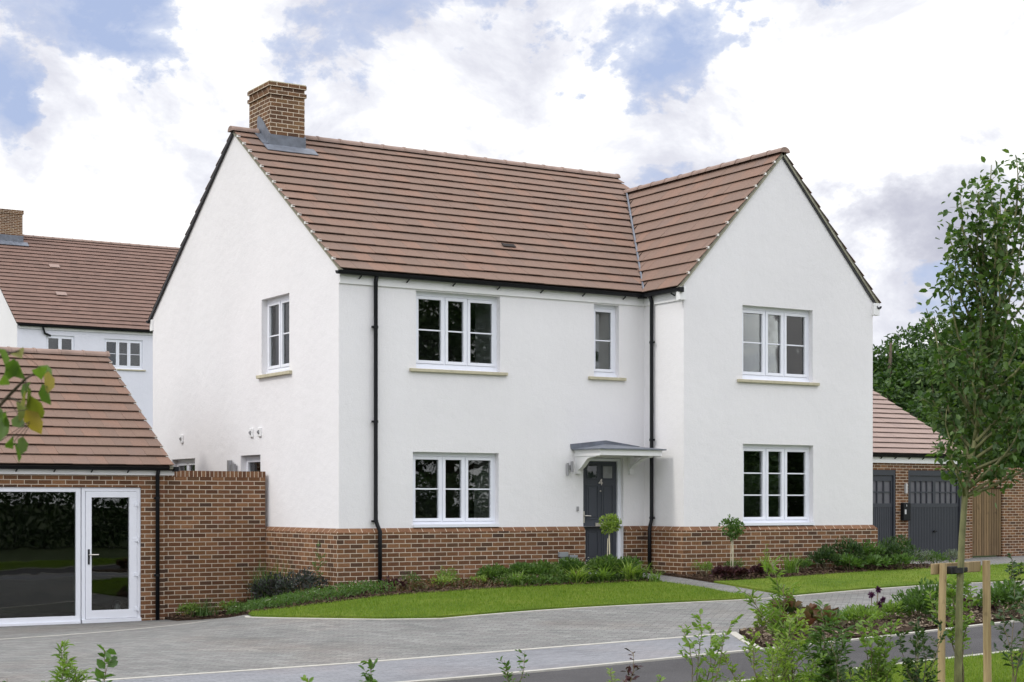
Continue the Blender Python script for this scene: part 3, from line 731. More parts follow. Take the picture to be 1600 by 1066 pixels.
c = B(); c.tube([(L - .035, -.95, gz - .10), (L - .07, -.95, gz - .085), (L - .115, -.95, gz - .065)], .014, 6); c.obj('hook', 'black_plastic', gut)
downpipe(house, [(.64, -.10, EZ - .05), (.64, -.06, EZ - .16), (.64, -.06, 1.13), (.66, -.085, 1.05), (.69, -.115, .95), (.69, -.115, -.1)], (4.3, 2.75, 1.12), (-.075, 0))
downpipe(house, [(L - .1, -.30, EZ - .05), (L - .06, -.30, EZ - .16), (L - .06, -.30, 1.13), (L - .08, -.30, 1.05), (L - .115, -.31, .95), (L - .115, -.31, .1)], (4.3, 2.55, 1.15), (0, -.085))
# chimney
b = B(); cx0, cx1, cy0, cy1 = .49, 1.19, 3.88, 4.83
b.box(cx0, cx1, cy0, cy1, 7.5, 8.915); e = .028
b.box(cx0 - e, cx1 + e, cy0 - e, cy1 + e, 8.915, 8.985); b.box(cx0, cx1, cy0, cy1, 8.985, 9.065); b.box(cx0 - e, cx1 + e, cy0 - e, cy1 + e, 9.065, 9.135)
chim = b.obj('chimney', 'brick_yellow', house)
b = B(); b.box(cx0 - e + .01, cx1 + e - .01, cy0 - e + .01, cy1 + e - .01, 9.135, 9.155); b.obj('capping', 'stone', chim)
b = B()
zc = lambda y: EZ + sl * (y + .15)
b.box(cx0 - .012, cx1 + .012, cy0 - .014, cy0 + .01, zc(cy0) - .05, zc(cy0) + .23)
for (x0, x1) in ((cx0 - .016, cx0 + .01), (cx1 - .01, cx1 + .016)):
    b.prism([(cy0 - .016, zc(cy0) - .05), (cy0 - .016, zc(cy0) + .235), (4.22, zc(4.22) + .34), (4.36, 8.60), (4.42, 8.55), (4.42, 8.1)], x0, x1, lambda t, y, z: (t, y, z))
h = .036
b.prism([(0, h), (0, h + .012), (.26, h + .012), (.26, h)], cx0 - .14, cx1 + .17, lambda t, a, c: tuple(Vector((t, cy0, zc(cy0))) - su * a + nm * c))
b.prism([(0, h), (0, h + .012), (.55, h + .012), (.55, h)], cx0 - .14, cx0, lambda t, a, c: tuple(Vector((t, 4.36, zc(4.36))) - su * a + nm * c))
b.obj('flashing', 'lead', chim)
# one dark vent tile
b = B(); p = Vector((3.72, 1.02, zc(1.02))); b.prism([(-.09, .045), (-.09, .06), (.09, .06), (.09, .045)], 0, .26, lambda t, a, c: tuple(p + Vector((t, 0, 0)) + su * a * .6 + nm * c)); b.obj('vent_tile', 'ridge_dark', roof)
# front door
dy = .085
b = B(TFm); zt = 2.215; z0 = .17
b.box(4.79, 4.845, -dy - .05, -dy, z0, zt); b.box(5.60, 5.66, -dy - .05, -dy, z0, zt); b.box(4.845, 5.60, -dy - .05, -dy, zt - .05, zt); b.box(4.79, 5.66, -dy - .05, -.02, z0 - .06, z0)
dfr = b.obj('door_frame', 'upvc', house)
b = B(TFm); b.box(5.655, 5.70, -.12, .004, z0, PZ); b.obj('door_jamb', 'paint_white', house)
b = B(TFm); dl, dr, f0 = 4.85, 5.595, -dy - .035
b.box(dl, dr, f0 - .04, f0, z0 + .01, zt - .055)
P = f0 + .012
def panel(b, a, c, e, g, t=.018):
    b.box(a, c, f0, P, e, e + t); b.box(a, c, f0, P, g - t, g); b.box(a, a + t, f0, P, e + t, g - t); b.box(c - t, c, f0, P, e + t, g - t)
    b.box(a + .05, c - .05, f0, P - .003, e + .05, g - .05)
panel(b, 4.93, 5.19, 1.12, 1.74); panel(b, 5.26, 5.52, 1.12, 1.74); panel(b, 4.93, 5.19, .42, .92); panel(b, 5.26, 5.52, .42, .92)
b.box(4.93, 5.52, f0, P - .004, .93, .94)
for (a, c) in ((4.935, 5.18), (5.275, 5.52)):
    b.box(a, c, f0, P, 1.84, 1.86); b.box(a, c, f0, P, 2.075, 2.095); b.box(a, a + .02, f0, P, 1.86, 2.075); b.box(c - .02, c, f0, P, 1.86, 2.075)
door = b.obj('front_door', 'door_paint', house, bevel=.003)
for i, (a, c) in enumerate(((4.955, 5.16), (5.295, 5.50))):
    q = B(TFm); q.box(a, c, f0, f0 + .004, 1.86, 2.075); q.obj('door_pane', 'glass' if i == 0 else 'obscure', door)
q = B(TFm); q.box(4.93, 5.18, f0 - .03, f0 - .002 + .0035, 1.87, 2.07); 
q = B(TFm)
x, z = 5.235, 1.795; s_ = .042  # the number 4
q.box(x + .018, x + .033, P - .006, P + .004, z - .06, z + .05)
q.box(x - .04, x + .05, P - .006, P + .0035, z - .028, z - .012)
q.face([(x - .04, P + .003, z - .028), (x - .02, P + .003, z - .028), (x + .033, P + .003, z + .05), (x + .012, P + .003, z + .05)])
q.obj('house_number', 'steel', door)
q = B(TFm); q.box(5.12, 5.40, P - .01, P + .012, 1.00, 1.06); q.obj('letter_plate', 'steel', door, bevel=.006)
q = B(TFm); q.box(4.866, 4.896, f0, f0 + .012, 1.06, 1.27); q.tube([(4.88, f0 + .012, 1.19), (4.88, f0 + .05, 1.19), (4.90, f0 + .055, 1.19), (5.0, f0 + .055, 1.185)], .010, 8); q.obj('handle', 'steel', door)
q = B(TFm); q.tube([(5.24, f0, 1.63), (5.24, f0 + .015, 1.63)], .013, 8); q.obj('spyhole', 'steel', door)
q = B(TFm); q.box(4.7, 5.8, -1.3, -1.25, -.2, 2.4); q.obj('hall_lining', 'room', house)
# canopy
b = B(); fx0, fx1, fy = 4.60, 5.93, -.80
b.box(fx0, fx1, fy, fy + .022, 2.245, 2.335); b.box(fx0, fx0 + .022, fy + .022, -.0, 2.235, 2.335); b.box(fx1 - .022, fx1, fy + .022, -.0, 2.235, 2.335)
b.box(fx0 + .03, fx1 - .03, fy + .03, -.0, 2.262, 2.275)
b.box(fx0 - .015, fx1 + .015, fy - .015, .0, 2.335, 2.352)
can = b.obj('door_canopy', 'paint_white', house, bevel=.003)
b = B(); ez = 2.354; x0, x1, y0 = fx0 - .06, fx1 + .06, fy - .05
base = [(x0, y0), (x1, y0), (x1, -.001), (x0, -.001)]
b.box(x0, x1, y0, -.002, ez - .008, ez + .012)
ap = (5.27, -.001, 2.47); tp = ez + .012
b.face([(x0, y0, tp), (x1, y0, tp), (5.27, -.25, 2.445)]); b.face([(x0, y0, tp), (5.27, -.25, 2.445), ap, (x0, -.001, tp)]); b.face([(x1, y0, tp), (x1, -.001, tp), ap, (5.27, -.25, 2.445)])
b.prism([(x0 - .02, tp + .0), (x0 - .03, 2.455), (5.27, 2.535), (x1 + .02, 2.44), (x1 + .01, tp)], -.018, -.002, lambda t, a, c: (a, t, c))
b.obj('lead_roof', 'lead', can)
for x in (4.66, 5.80):
    prof = [(-.003, 1.93), (-.07, 1.93), (-.07, 2.0), (-.12, 2.01), (-.20, 2.05), (-.30, 2.13), (-.38, 2.19), (-.48, 2.215), (-.64, 2.22), (-.64, 2.262), (-.003, 2.262)]
    if x > 5: prof = [(-.003, 1.93), (-.07, 1.93), (-.07, 2.02), (-.12, 2.06), (-.3, 2.14), (-.5, 2.215), (-.64, 2.22), (-.64, 2.262), (-.58, 2.262), (-.45, 2.235), (-.1, 2.10), (-.07, 2.11), (-.07, 2.262), (-.003, 2.262)]
    b = B(); b.prism(prof, x - .045, x + .045, lambda t, a, c: (t, a, c)); b.obj('bracket', 'paint_white', can, bevel=.003)
# small wall fittings
b = B(TFm); b.tube([(4.50, .075, 1.96), (4.50, .075, 2.15)], .026, 12); b.tube([(4.43, .045, 1.90), (4.43, .045, 2.12)], .022, 12); b.box(4.44, 4.50, .0, .06, 2.0, 2.08)
b.obj('wall_light', 'steel_grey', house, smooth=False)
b = B(TFm); b.box(4.645, 4.685, 0, .025, 1.275, 1.355); b.obj('doorbell', 'steel_grey', house, bevel=.004)
for (a, c, e, g) in ((4.21, 4.40, .47, .56), (4.43, 4.60, .36, .50)):
    b = B(TFm); b.box(a, c, pj, pj + .05, e, g); b.box(a + .04, c - .04, pj, pj + .02, e - .09, e); b.obj('meter_box', 'meter_grey', house, bevel=.006)
for y in (7.01, 3.54, 3.17):
    b = B(TLm); b.box(y - .06, y + .06, 0, .035, 2.60, 2.76); v = b.obj('air_vent', 'paint_white', house, bevel=.008)
    q = B(TLm); q.tube([(y, .034, 2.66), (y, .037, 2.70)], .032, 12); q.box(y - .03, y + .03, .035, .040, 2.645, 2.715); q.obj('grille', 'steel_grey', v)
for y, h in ((4.42, 2.20), (4.24, 2.13)):
    b = B(TLm); b.tube([(y, .07, 1.2), (y, .07, h)], .05, 12); b.box(y - .05, y + .05, 0, .06, 1.6, 1.66); b.obj('flue_pipe', 'steel_grey', house, smooth=False)

# ================================================================== GARAGE ON THE LEFT (glazed front)
gy = 2.70; gxr = -1.95
gar = thing('garden_office', (-4, gy, H(-4, gy)), 'low brick outbuilding with brown tiled roof and white framed glass door and window', 'outbuilding')
TG = lambda u, d, z: (u, gy - d, z)
b = B(); hg = [(-8.2, -2.365, -.9, 1.68)]
wall_panel(b, TG, -9.5, gxr, -.9, 2.0, hg, reveal=-.10)
b.face([(gxr, gy, -.9), (gxr, 9.3, -.9), (gxr, 9.3, 2.0), (gxr, 6.0, 4.0), (gxr, gy, 2.0)])
gw = b.obj('wall', 'brick', gar, normals=False)
b = B(TG); g0 = -.565; rec = .03
b.box(-8.2, -3.39, -rec - .06, -rec, 1.60, 1.675); b.box(-8.2, -3.39, -rec - .06, -rec, g0, g0 + .12); b.box(-3.47, -3.39, -rec - .06, -rec, g0 + .12, 1.60)
wf = b.obj('window', 'upvc', gar, bevel=.004)
q = B(TG); q.box(-8.2, -3.47, -rec - .04, -rec - .034, g0 + .12, 1.60); q.obj('pane', 'glass', wf)
q = B(TG); q.box(-8.2, -3.4, -rec - .0, -rec + .035, g0 - .03, g0 + .03); q.obj('sill', 'upvc', wf)
b = B(TG)
b.box(-3.375, -3.315, -rec - .06, -rec, g0, 1.675); b.box(-2.43, -2.365, -rec - .06, -rec, g0, 1.675); b.box(-3.315, -2.43, -rec - .06, -rec, 1.615, 1.675); b.box(-3.375, -2.365, -rec - .06, -rec + .04, g0 - .03, g0 + .055)
gd = b.obj('door_frame', 'upvc', gar, bevel=.004)
b = B(TG); a, c, e, g, o1, sw = -3.31, -2.435, g0 + .06, 1.61, -rec + .015, .10
b.box(a, c, -rec - .05, o1, e, e + .14); b.box(a, c, -rec - .05, o1, g - sw, g); b.box(a, a + sw, -rec - .05, o1, e + .14, g - sw); b.box(c - sw - .03, c, -rec - .05, o1, e + .14, g - sw)
dr_ = b.obj('glazed_door', 'upvc', gar, bevel=.004)
q = B(TG); q.box(a + sw, c - sw - .03, -rec - .03, -rec - .024, e + .14, g - sw); q.obj('pane', 'glass', dr_)
for z in (-.36, .22, .80, 1.40):
    q = B(TG); q.box(c - .05, c + .035, o1, o1 + .012, z - .03, z + .03); q.tube([(c + .02, o1 + .015, z - .045), (c + .02, o1 + .015, z + .045)], .012, 8); q.obj('hinge', 'upvc', dr_)
q = B(TG); q.box(a + .035, a + .065, o1, o1 + .012, .40, .65); q.obj('handle_plate', 'black_plastic', dr_)
q = B(TG); q.tube([(a + .05, o1, .56), (a + .05, o1 + .05, .56), (a + .2, o1 + .055, .56)], .011, 8); q.obj('handle', 'steel', dr_)
# its room
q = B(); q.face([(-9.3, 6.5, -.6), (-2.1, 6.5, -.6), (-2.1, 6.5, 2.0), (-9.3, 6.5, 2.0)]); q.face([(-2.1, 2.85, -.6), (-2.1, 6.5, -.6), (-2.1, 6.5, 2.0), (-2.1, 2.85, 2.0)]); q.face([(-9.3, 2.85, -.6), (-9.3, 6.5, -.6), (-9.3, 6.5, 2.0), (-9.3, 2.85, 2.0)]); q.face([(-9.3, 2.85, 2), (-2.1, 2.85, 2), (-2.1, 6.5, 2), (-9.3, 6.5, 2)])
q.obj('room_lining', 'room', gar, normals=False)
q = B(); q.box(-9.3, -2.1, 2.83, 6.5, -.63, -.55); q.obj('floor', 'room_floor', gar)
# roof
ge = 2.03; gr = 4.16; ry = 6.0; gsl = (gr - ge) / (ry - 2.5); gx = -1.87
b = B(); Sg = math.hypot(ry - 2.5, gr - ge); gs = Vector((0, 1, gsl)).normalized(); gn = Vector((0, -gsl, 1)).normalized()
tiles(b, (-9.6, 2.5, ge), (1, 0, 0), gs, gn, Sg, lambda s: 0, lambda s: 9.6 + gx, gauge=.315)
gs2 = Vector((0, -1, gsl)).normalized(); gn2 = Vector((0, gsl, 1)).normalized()
tiles(b, (-9.6, 9.5, ge), (1, 0, 0), gs2, gn2, Sg, lambda s: 0, lambda s: 9.6 + gx, gauge=.315)
groof = b.obj('roof', 'tile', gar, normals=False)
b = B(); b.face([(-9.6, 2.5, ge - .012), (gx, 2.5, ge - .012), (gx, ry, gr - .012), (-9.6, ry, gr - .012)]); b.face([(-9.6, 9.5, ge - .012), (gx, 9.5, ge - .012), (gx, ry, gr - .012), (-9.6, ry, gr - .012)]); b.obj('underlay', 'ridge_dark', groof, normals=False)
b = B(); ridge_tiles(b, (-9.6, ry, gr + .03), (gx + .03, ry, gr + .03)); b.obj('ridge_tiles', 'ridge', groof)
slope_strip(groof, 'verge', 'verge', (gx - .03, 2.5, ge), (gx - .03, ry, gr), (1, 0, 0), gn, -.03, .03, -.05, 0)
def clips2():
    n = int(round(Sg / .315)); me = None
    for i in range(1, n):
        p = Vector((gx, 2.5, ge)).lerp(Vector((gx, ry, gr)), i / n) + Vector((0, 0, .035)) - gar.location
        if me is None:
            c = B(); c.box(-.04, .015, -.012, .012, -.024, .01); me = bpy.data.meshes.new('verge_clip'); me.from_pydata(c.v, [], c.f); me.materials.append(MATS['clip'])
        o = bpy.data.objects.new('verge_clip', me); o.location = p; C.objects.link(o); o.parent = groof
clips2()
b = B(); b.box(-9.5, -1.80, gy - .05, gy - .004, 1.885, 2.02); b.obj('fascia', 'paint_white', gar)
b = B(); gutter(b, (-9.6, gy - .12, 2.02), (-1.80, gy - .12, 2.02), (0, -1, 0)); b.box(-1.84, -1.77, gy - .19, gy - .05, 1.95, 2.03); gg = b.obj('gutter', 'black_plastic', gar)
for i in range(8):
    c = B(); x = -2.62 - i * .62; c.tube([(x, gy - .055, 1.93), (x, gy - .09, 1.945), (x, gy - .12, 1.96)], .012, 6); c.obj('hook', 'black_plastic', gg)
downpipe(gar, [(-2.10, gy - .12, 1.99), (-2.10, gy - .06, 1.88), (-2.10, gy - .06, -.56)], (1.5, .2), (-.06, 0))
# lantern behind the door
lan = thing('lantern', (-2.66, 3.0, -.55), 'small black lantern on the floor behind the glazed door', 'lantern')
q = B(); q.tube([(-2.68, 3.0, -.55), (-2.68, 3.0, -.53), (-2.68, 3.0, -.30), (-2.68, 3.0, -.27)], [.075, .06, .06, .03], 12); q.obj('body', 'steel_grey', lan)
q = B(); q.tube([(-2.68 + .085 * math.cos(t), 3.0, -.36 + .13 * math.sin(t)) for t in [k * math.pi / 8 for k in range(9)]], .006, 6); q.obj('handle', 'black_plastic', lan)
q = B(); q.tube([(-2.52, 3.05, -.55), (-2.52, 3.05, -.27)], [.06, .05], 12); q.obj('canister', 'black_plastic', lan)

# screen wall between outbuilding and house
sw_ = thing('garden_wall', (-1, 2.8, H(-1, 2.8)), 'free standing brown brick garden wall with brick on edge coping beside the white house', 'wall')
b = B(); b.box(-1.93, -.066, 2.80, 3.02, -.9, 1.865); b.obj('brickwork', 'brick', sw_)
b = B(); b.box(-1.93, -.066, 2.797, 3.023, 1.866, 1.97); b.obj('coping', 'brick_edge', sw_)

# ================================================================== GARAGE ON THE RIGHT
ry0 = 7.30
rg = thing('double_garage', (20, ry0, -.1), 'brick double garage with pinkish tiled roof and two dark grey ribbed doors', 'garage')
TRG = lambda u, d, z: (u, ry0 - d, z)
b = B(); hr = [(17.35, 19.60, -.12, 2.27), (20.045, 22.03, -.12, 2.27)]
wall_panel(b, TRG, 16.6, 22.32, -.5, 2.62, hr, reveal=-.02)
b.face([(22.32, ry0, -.5), (22.32, 14.9, -.5), (22.32, 14.9, 2.6), (22.32, 11.05, 4.65), (22.32, ry0, 2.6)])
b.face([(16.6, ry0, -.5), (16.6, 14.9, -.5), (16.6, 14.9, 2.6), (16.6, 11.05, 4.65), (16.6, ry0, 2.6)])
b.obj('wall', 'brick', rg, normals=False)
for (a, c) in ((17.35, 19.60), (20.045, 22.03)):
    f = B(TRG); f.box(a, a + .07, -.09, -.01, -.1, 2.13); f.box(c - .07, c, -.09, -.01, -.1, 2.13); f.box(a, c, -.09, -.01, 2.13, 2.27)
    fo = f.obj('door_frame', 'garage_paint', rg)
    dd_ = B(TRG); a2, c2 = a + .075, c - .075; p0, p1 = -.085, -.05
    dd_.box(a2, c2, p0 - .03, p0, -.08, 2.125)
    n = 32; wv = (c2 - a2) / n
    for i in range(n): dd_.box(a2 + wv * i + .006, a2 + wv * (i + 1) - .006, p0, p1, -.08, 1.30)
    dd_.box(a2, c2, p0, p1 + .006, 1.30, 1.40); dd_.box(a2, c2, p0, p1 + .006, 1.98, 2.125)
    mid = (a2 + c2) / 2
    for (x0, x1) in ((a2, a2 + .06), (mid - .05, mid + .05), (c2 - .06, c2)): dd_.box(x0, x1, p0, p1 + .006, 1.40, 1.98)
    for (x0, x1) in ((a2 + .06, mid - .05), (mid + .05, c2 - .06)):
        for k in range(1, 4): xx = x0 + (x1 - x0) * k / 4; dd_.box(xx - .018, xx + .018, p0, p1, 1.40, 1.98)
        dd_.box(x0, x1, p0, p1 - .002, 1.675, 1.71)
    do = dd_.obj('garage_door', 'garage_paint', rg)
    q = B(TRG); q.box(a2 + .06, mid - .05, p0 + .002, p0 + .006, 1.40, 1.98); q.obj('door_pane', 'frosted', do)
    q = B(TRG); q.box(mid + .05, c2 - .06, p0 + .002, p0 + .006, 1.40, 1.98); q.obj('door_pane', 'frosted', do)
    q = B(TRG); q.tube([(mid, p1, .66), (mid, p1 + .04, .66)], .03, 10); q.tube([(mid - .06, p1 + .04, .66), (mid + .06, p1 + .04, .66)], .016, 8); q.obj('handle', 'black_plastic', do)
rge = 2.68; rgr = 4.75; rsl = (rgr - rge) / 3.95; Sr = math.hypot(3.95, rgr - rge)
b = B(); tiles(b, (16.5, 7.1, rge), (1, 0, 0), Vector((0, 1, rsl)).normalized(), Vector((0, -rsl, 1)).normalized(), Sr, lambda s: 0, lambda s: 5.66, gauge=.33)
tiles(b, (16.5, 15.0, rge), (1, 0, 0), Vector((0, -1, rsl)).normalized(), Vector((0, rsl, 1)).normalized(), Sr, lambda s: 0, lambda s: 5.66, gauge=.33)
rr = b.obj('roof', 'tile_pink', rg, normals=False)
b = B(); b.face([(16.5, 7.1, rge - .012), (22.16, 7.1, rge - .012), (22.16, 11.05, rgr - .012), (16.5, 11.05, rgr - .012)]); b.obj('underlay', 'ridge_dark', rr, normals=False)
b = B(); ridge_tiles(b, (16.5, 11.05, rgr + .03), (22.2, 11.05, rgr + .03)); b.obj('ridge_tiles', 'ridge', rr)
b = B(); b.box(16.6, 22.2, ry0 - .06, ry0 - .004, 2.45, 2.60); b.box(22.2, 22.42, ry0 - .10, ry0 + .1, 2.40, 2.62); b.obj('fascia', 'paint_white', rg)
b = B(); gutter(b, (16.5, ry0 - .13, 2.66), (22.2, ry0 - .13, 2.66), (0, -1, 0)); gg = b.obj('gutter', 'black_plastic', rg)
for i in range(8):
    c = B(); x = 22.0 - i * .5; c.tube([(x, ry0 - .065, 2.56), (x, ry0 - .12, 2.595)], .014, 6); c.obj('hook', 'black_plastic', gg)
q = B(TRG); q.box(19.90, 19.96, 0, .07, 1.66, 1.92); q.obj('wall_light', 'white_label', rg, bevel=.01)
pb = thing('post_box', (19.95, ry0, 1.1), 'black wall mounted post box on the brick pier between two grey garage doors', 'post box')
q = B(TRG); q.box(19.76, 20.03, .002, .12, .95, 1.42); q.obj('body', 'black_plastic', pb, bevel=.02)
q = B(TRG); q.box(19.80, 19.86, .121, .124, 1.12, 1.24); q.box(19.86, 19.88, .121, .124, 1.32, 1.37); q.obj('slip_label', 'white_label', pb)
# wall with gate on the right
yw = 7.62
bw = thing('boundary_wall', (25, yw, -.1), 'long brown brick boundary wall with stepped brick on edge coping right of the garage', 'wall')
b = B(); b.box(22.33, 22.77, yw, yw + .22, -.4, 2.34); b.box(22.77, 23.95, yw, yw + .22, 1.82, 2.34); b.box(23.95, 45, yw, yw + .22, -.4, 2.28); b.obj('brickwork', 'brick', bw)
b = B(); b.box(22.33, 23.95, yw - .003, yw + .223, 2.341, 2.445); b.box(23.951, 45, yw - .003, yw + .223, 2.281, 2.385); b.obj('coping', 'brick_edge', bw)
gt = thing('wooden_gate', (23.36, yw, -.1), 'tall narrow wooden gate of vertical boards set in the brick wall', 'gate')
b = B()
for i in range(12):
    x = 22.78 + i * .0975; b.box(x, x + .078, yw + .035, yw + .055 - .012 * (i % 2), -.03, 1.80)
b.obj('boards', 'gate_wood', gt, normals=False)
b = B(); b.box(22.775, 23.945, yw + .06, yw + .09, -.03, 1.81); b.obj('dark_gap_sheet', 'bark_dark', gt)  # dark sheet added so the gaps between boards read as shade

# ================================================================== BACKGROUND HOUSE
hy = 44.0; hx = 7.0; hxe = 17.0; hz = 8.52; heave = 8.68; hry = hy + 6.6; hrz = 13.27
bh = thing('distant_house', (12, hy, 3.3), 'distant pale house on higher ground with plain brown tiled roof and brick chimney', 'house')
THf = lambda u, d, z: (u, hy - d, z)
b = B(); hb = [(10.62, 12.27, 7.02, 8.26), (8.18, 9.35, 7.02, 8.29)]
wall_panel(b, THf, hx, hxe, 3.0, 8.66, hb, reveal=.06); bwf = b.obj('wall', 'render_shade', bh, normals=False)  # front takes the shade-tinted render, the gables the plain white
b = B(); b.face([(hx, hy, 3.0), (hx, hy + 13.2, 3.0), (hx, hy + 13.2, 8.66), (hx, hry, 13.1), (hx, hy, 8.66)]); b.obj('gable_wall', 'render_white', bh, normals=False); b = B(); b.face([(hxe, hy, 3.0), (hxe, hy + 13.2, 3.0), (hxe, hy + 13.2, 8.66), (hxe, hry, 13.1), (hxe, hy, 8.66)])
b.obj('gable_wall', 'render_white', bh, normals=False)
window(bh, THf, *hb[0], [1, .9, 1], 2, rec=.05, sill='stone', detail=False, side=None)
window(bh, THf, *hb[1], [1, 1], 2, rec=.05, sill='stone', detail=False, side=None)
hsl = (hrz - heave) / 6.8; Sh = math.hypot(6.8, hrz - heave)
b = B(); tiles(b, (hx - .08, hy - .2, heave), (1, 0, 0), Vector((0, 1, hsl)).normalized(), Vector((0, -hsl, 1)).normalized(), Sh, lambda s: 0, lambda s: hxe - hx + .16, gauge=.345, lip=.045)
br_ = b.obj('roof', 'tile_bg', bh, normals=False)
b = B(); b.face([(hx - .08, hy - .2, heave - .012), (hxe + .08, hy - .2, heave - .012), (hxe + .08, hry, hrz - .012), (hx - .08, hry, hrz - .012)]); b.face([(hx - .08, hy + 13.4, heave), (hxe + .08, hy + 13.4, heave), (hxe + .08, hry, hrz), (hx - .08, hry, hrz)]); b.obj('underlay', 'ridge_dark', br_, normals=False)
b = B(); ridge_tiles(b, (hx - .1, hry, hrz + .03), (hxe + .1, hry, hrz + .03), .13); b.obj('ridge_tiles', 'ridge', br_)
b = B(); b.box(hx + .6, hx + 1.9, hry - .6, hry + .6, 12.5, 14.15); b.box(hx + .56, hx + 1.94, hry - .64, hry + .64, 14.15, 14.32); bc = b.obj('chimney', 'brick_yellow', bh)
b = B(); b.box(hx + .57, hx + 1.93, hry - .63, hry - .6, 12.6, 13.2); b.prism([(0, .05), (0, .07), (.35, .07), (.35, .05)], hx + .45, hx + 2.1, lambda t, a, c: tuple(Vector((t, hry - .6, hrz - .6 * hsl)) - Vector((0, 1, hsl)).normalized() * a + Vector((0, -hsl, 1)).normalized() * c)); b.obj('flashing', 'lead', bc)
b = B(); b.box(hx + .1, hxe, hy - .05, hy - .004, 8.5, 8.66); b.obj('fascia', 'paint_white', bh)
b = B(); gutter(b, (hx, hy - .14, 8.66), (hxe, hy - .14, 8.66), (0, -1, 0), .07); b.tube([(8.0, hy - .14, 8.62), (8.1, hy - .06, 8.35), (8.35, hy - .06, 8.25)], .045, 8); b.obj('gutter', 'black_plastic', bh)
for (px, s) in ((9.55, 5.2), (9.2, 2.6)):
    p = Vector((px, hy - .2, heave)) + Vector((0, 1, hsl)).normalized() * s
    b = B(); b.prism([(0, .06), (0, .085), (.28, .085), (.28, .06)], 0, .45, lambda t, a, c: tuple(p + Vector((t, 0, 0)) + Vector((0, 1, hsl)).normalized() * a + Vector((0, -hsl, 1)).normalized() * c)); b.obj('vent_tile', 'tile_pink', br_)

# ================================================================== VEGETATION
def unit(a): return a / np.maximum(np.linalg.norm(a, axis=1, keepdims=True), 1e-9)
def leaves(name, P_, dirs, size, ratio, mat, parent=None, fold=.15, upbias=.5, szvar=.35, loc=None):
    """one mesh of many small folded leaf faces; P_ local points, dirs growth directions"""
    P_ = np.asarray(P_, float); n = len(P_)
    a = unit(np.asarray(dirs, float) + 1e-6)
    nr = RS.normal(size=(n, 3)); nr[:, 2] = np.abs(nr[:, 2]) + upbias; nr = unit(nr)
    s = unit(np.cross(a, nr)); nn = np.cross(s, a)
    Ls = size * (1 + szvar * (RS.rand(n, 1) * 2 - 1)); Wd_ = Ls * ratio / 2
    v0 = P_; v1 = P_ + a * Ls * .3 + s * Wd_ * .85 + nn * Wd_ * fold * 2; v2 = P_ + a * Ls * .68 + s * Wd_ * .75 + nn * Wd_ * fold * 2; v3 = P_ + a * Ls - nn * Ls * .12
    v4 = P_ + a * Ls * .68 - s * Wd_ * .75 + nn * Wd_ * fold * 2; v5 = P_ + a * Ls * .3 - s * Wd_ * .85 + nn * Wd_ * fold * 2
    V = np.stack([v0, v1, v2, v3, v4, v5], 1).reshape(-1, 3)
    me = bpy.data.meshes.new(name)
    me.vertices.add(n * 6); me.vertices.foreach_set('co', V.ravel())
    base = (np.arange(n) * 6)[:, None]
    F = (base + np.array([[0, 1, 2, 3, 0, 3, 4, 5]])).ravel()
    me.loops.add(n * 8); me.loops.foreach_set('vertex_index', F.astype(np.int32))
    me.polygons.add(n * 2); me.polygons.foreach_set('loop_start', np.arange(0, n * 8, 4, dtype=np.int32)); me.polygons.foreach_set('loop_total', np.full(n * 2, 4, np.int32))
    me.update(); me.validate(); me.materials.append(MATS[mat])
    o = bpy.data.objects.new(name, me); C.objects.link(o)
    if parent is not None: o.parent = parent
    if loc is not None: o.location = loc
    return o
def blades(name, P_, hgt, wd, mat, parent=None, lean=.5, seg=3, var=.35, loc=None):
    P_ = np.asarray(P_, float); n = len(P_)
    th = RS.rand(n) * 2 * np.pi; ln = lean * (.3 + RS.rand(n)); hh = hgt * (1 + var * (RS.rand(n) * 2 - 1))
    d = np.stack([np.cos(th), np.sin(th), 0 * th], 1); sd_ = np.stack([-np.sin(th), np.cos(th), 0 * th], 1)
    rows = []
    for k in range(seg + 1):
        t = k / seg; wv = wd * (1 - t) ** .7 * .5 + .0004
        c = P_ + d * (ln * hh * t * t)[:, None] + np.array([0, 0, 1]) * (hh * (t - .35 * ln * t * t))[:, None]
        rows += [c + sd_ * wv, c - sd_ * wv]
    V = np.stack(rows, 1).reshape(-1, 3); m = 2 * (seg + 1)
    me = bpy.data.meshes.new(name); me.vertices.add(n * m); me.vertices.foreach_set('co', V.ravel())
    loc_f = []
    for k in range(seg): loc_f += [2 * k, 2 * k + 1, 2 * k + 3, 2 * k + 2]
    F = ((np.arange(n) * m)[:, None] + np.array([loc_f])).ravel()
    me.loops.add(len(F)); me.loops.foreach_set('vertex_index', F.astype(np.int32))
    me.polygons.add(n * seg); me.polygons.foreach_set('loop_start', np.arange(0, len(F), 4, dtype=np.int32)); me.polygons.foreach_set('loop_total', np.full(n * seg, 4, np.int32))
    me.update(); me.validate(); me.materials.append(MATS[mat])
    o = bpy.data.objects.new(name, me); C.objects.link(o)
    if parent is not None: o.parent = parent
    if loc is not None: o.location = loc
    return o
def in_poly(poly, n, pred=None):
    xs_ = [p[0] for p in poly]; ys_ = [p[1] for p in poly]; out = []
    while len(out) < n:
        x = random.uniform(min(xs_), max(xs_)); y = random.uniform(min(ys_), max(ys_)); c = False
        for i in range(len(poly)):
            a, b_ = poly[i], poly[i - 1]
            if (a[1] > y) != (b_[1] > y) and x < (b_[0] - a[0]) * (y - a[1]) / (b_[1] - a[1]) + a[0]: c = not c
        if c and (pred is None or pred(x, y)): out.append((x, y))
    a = np.array(out); return np.column_stack([a, HH(a[:, 0], a[:, 1])])
def stuff(o, label=None):
    o['kind'] = 'stuff'
    if label: o['label'] = label
    return o

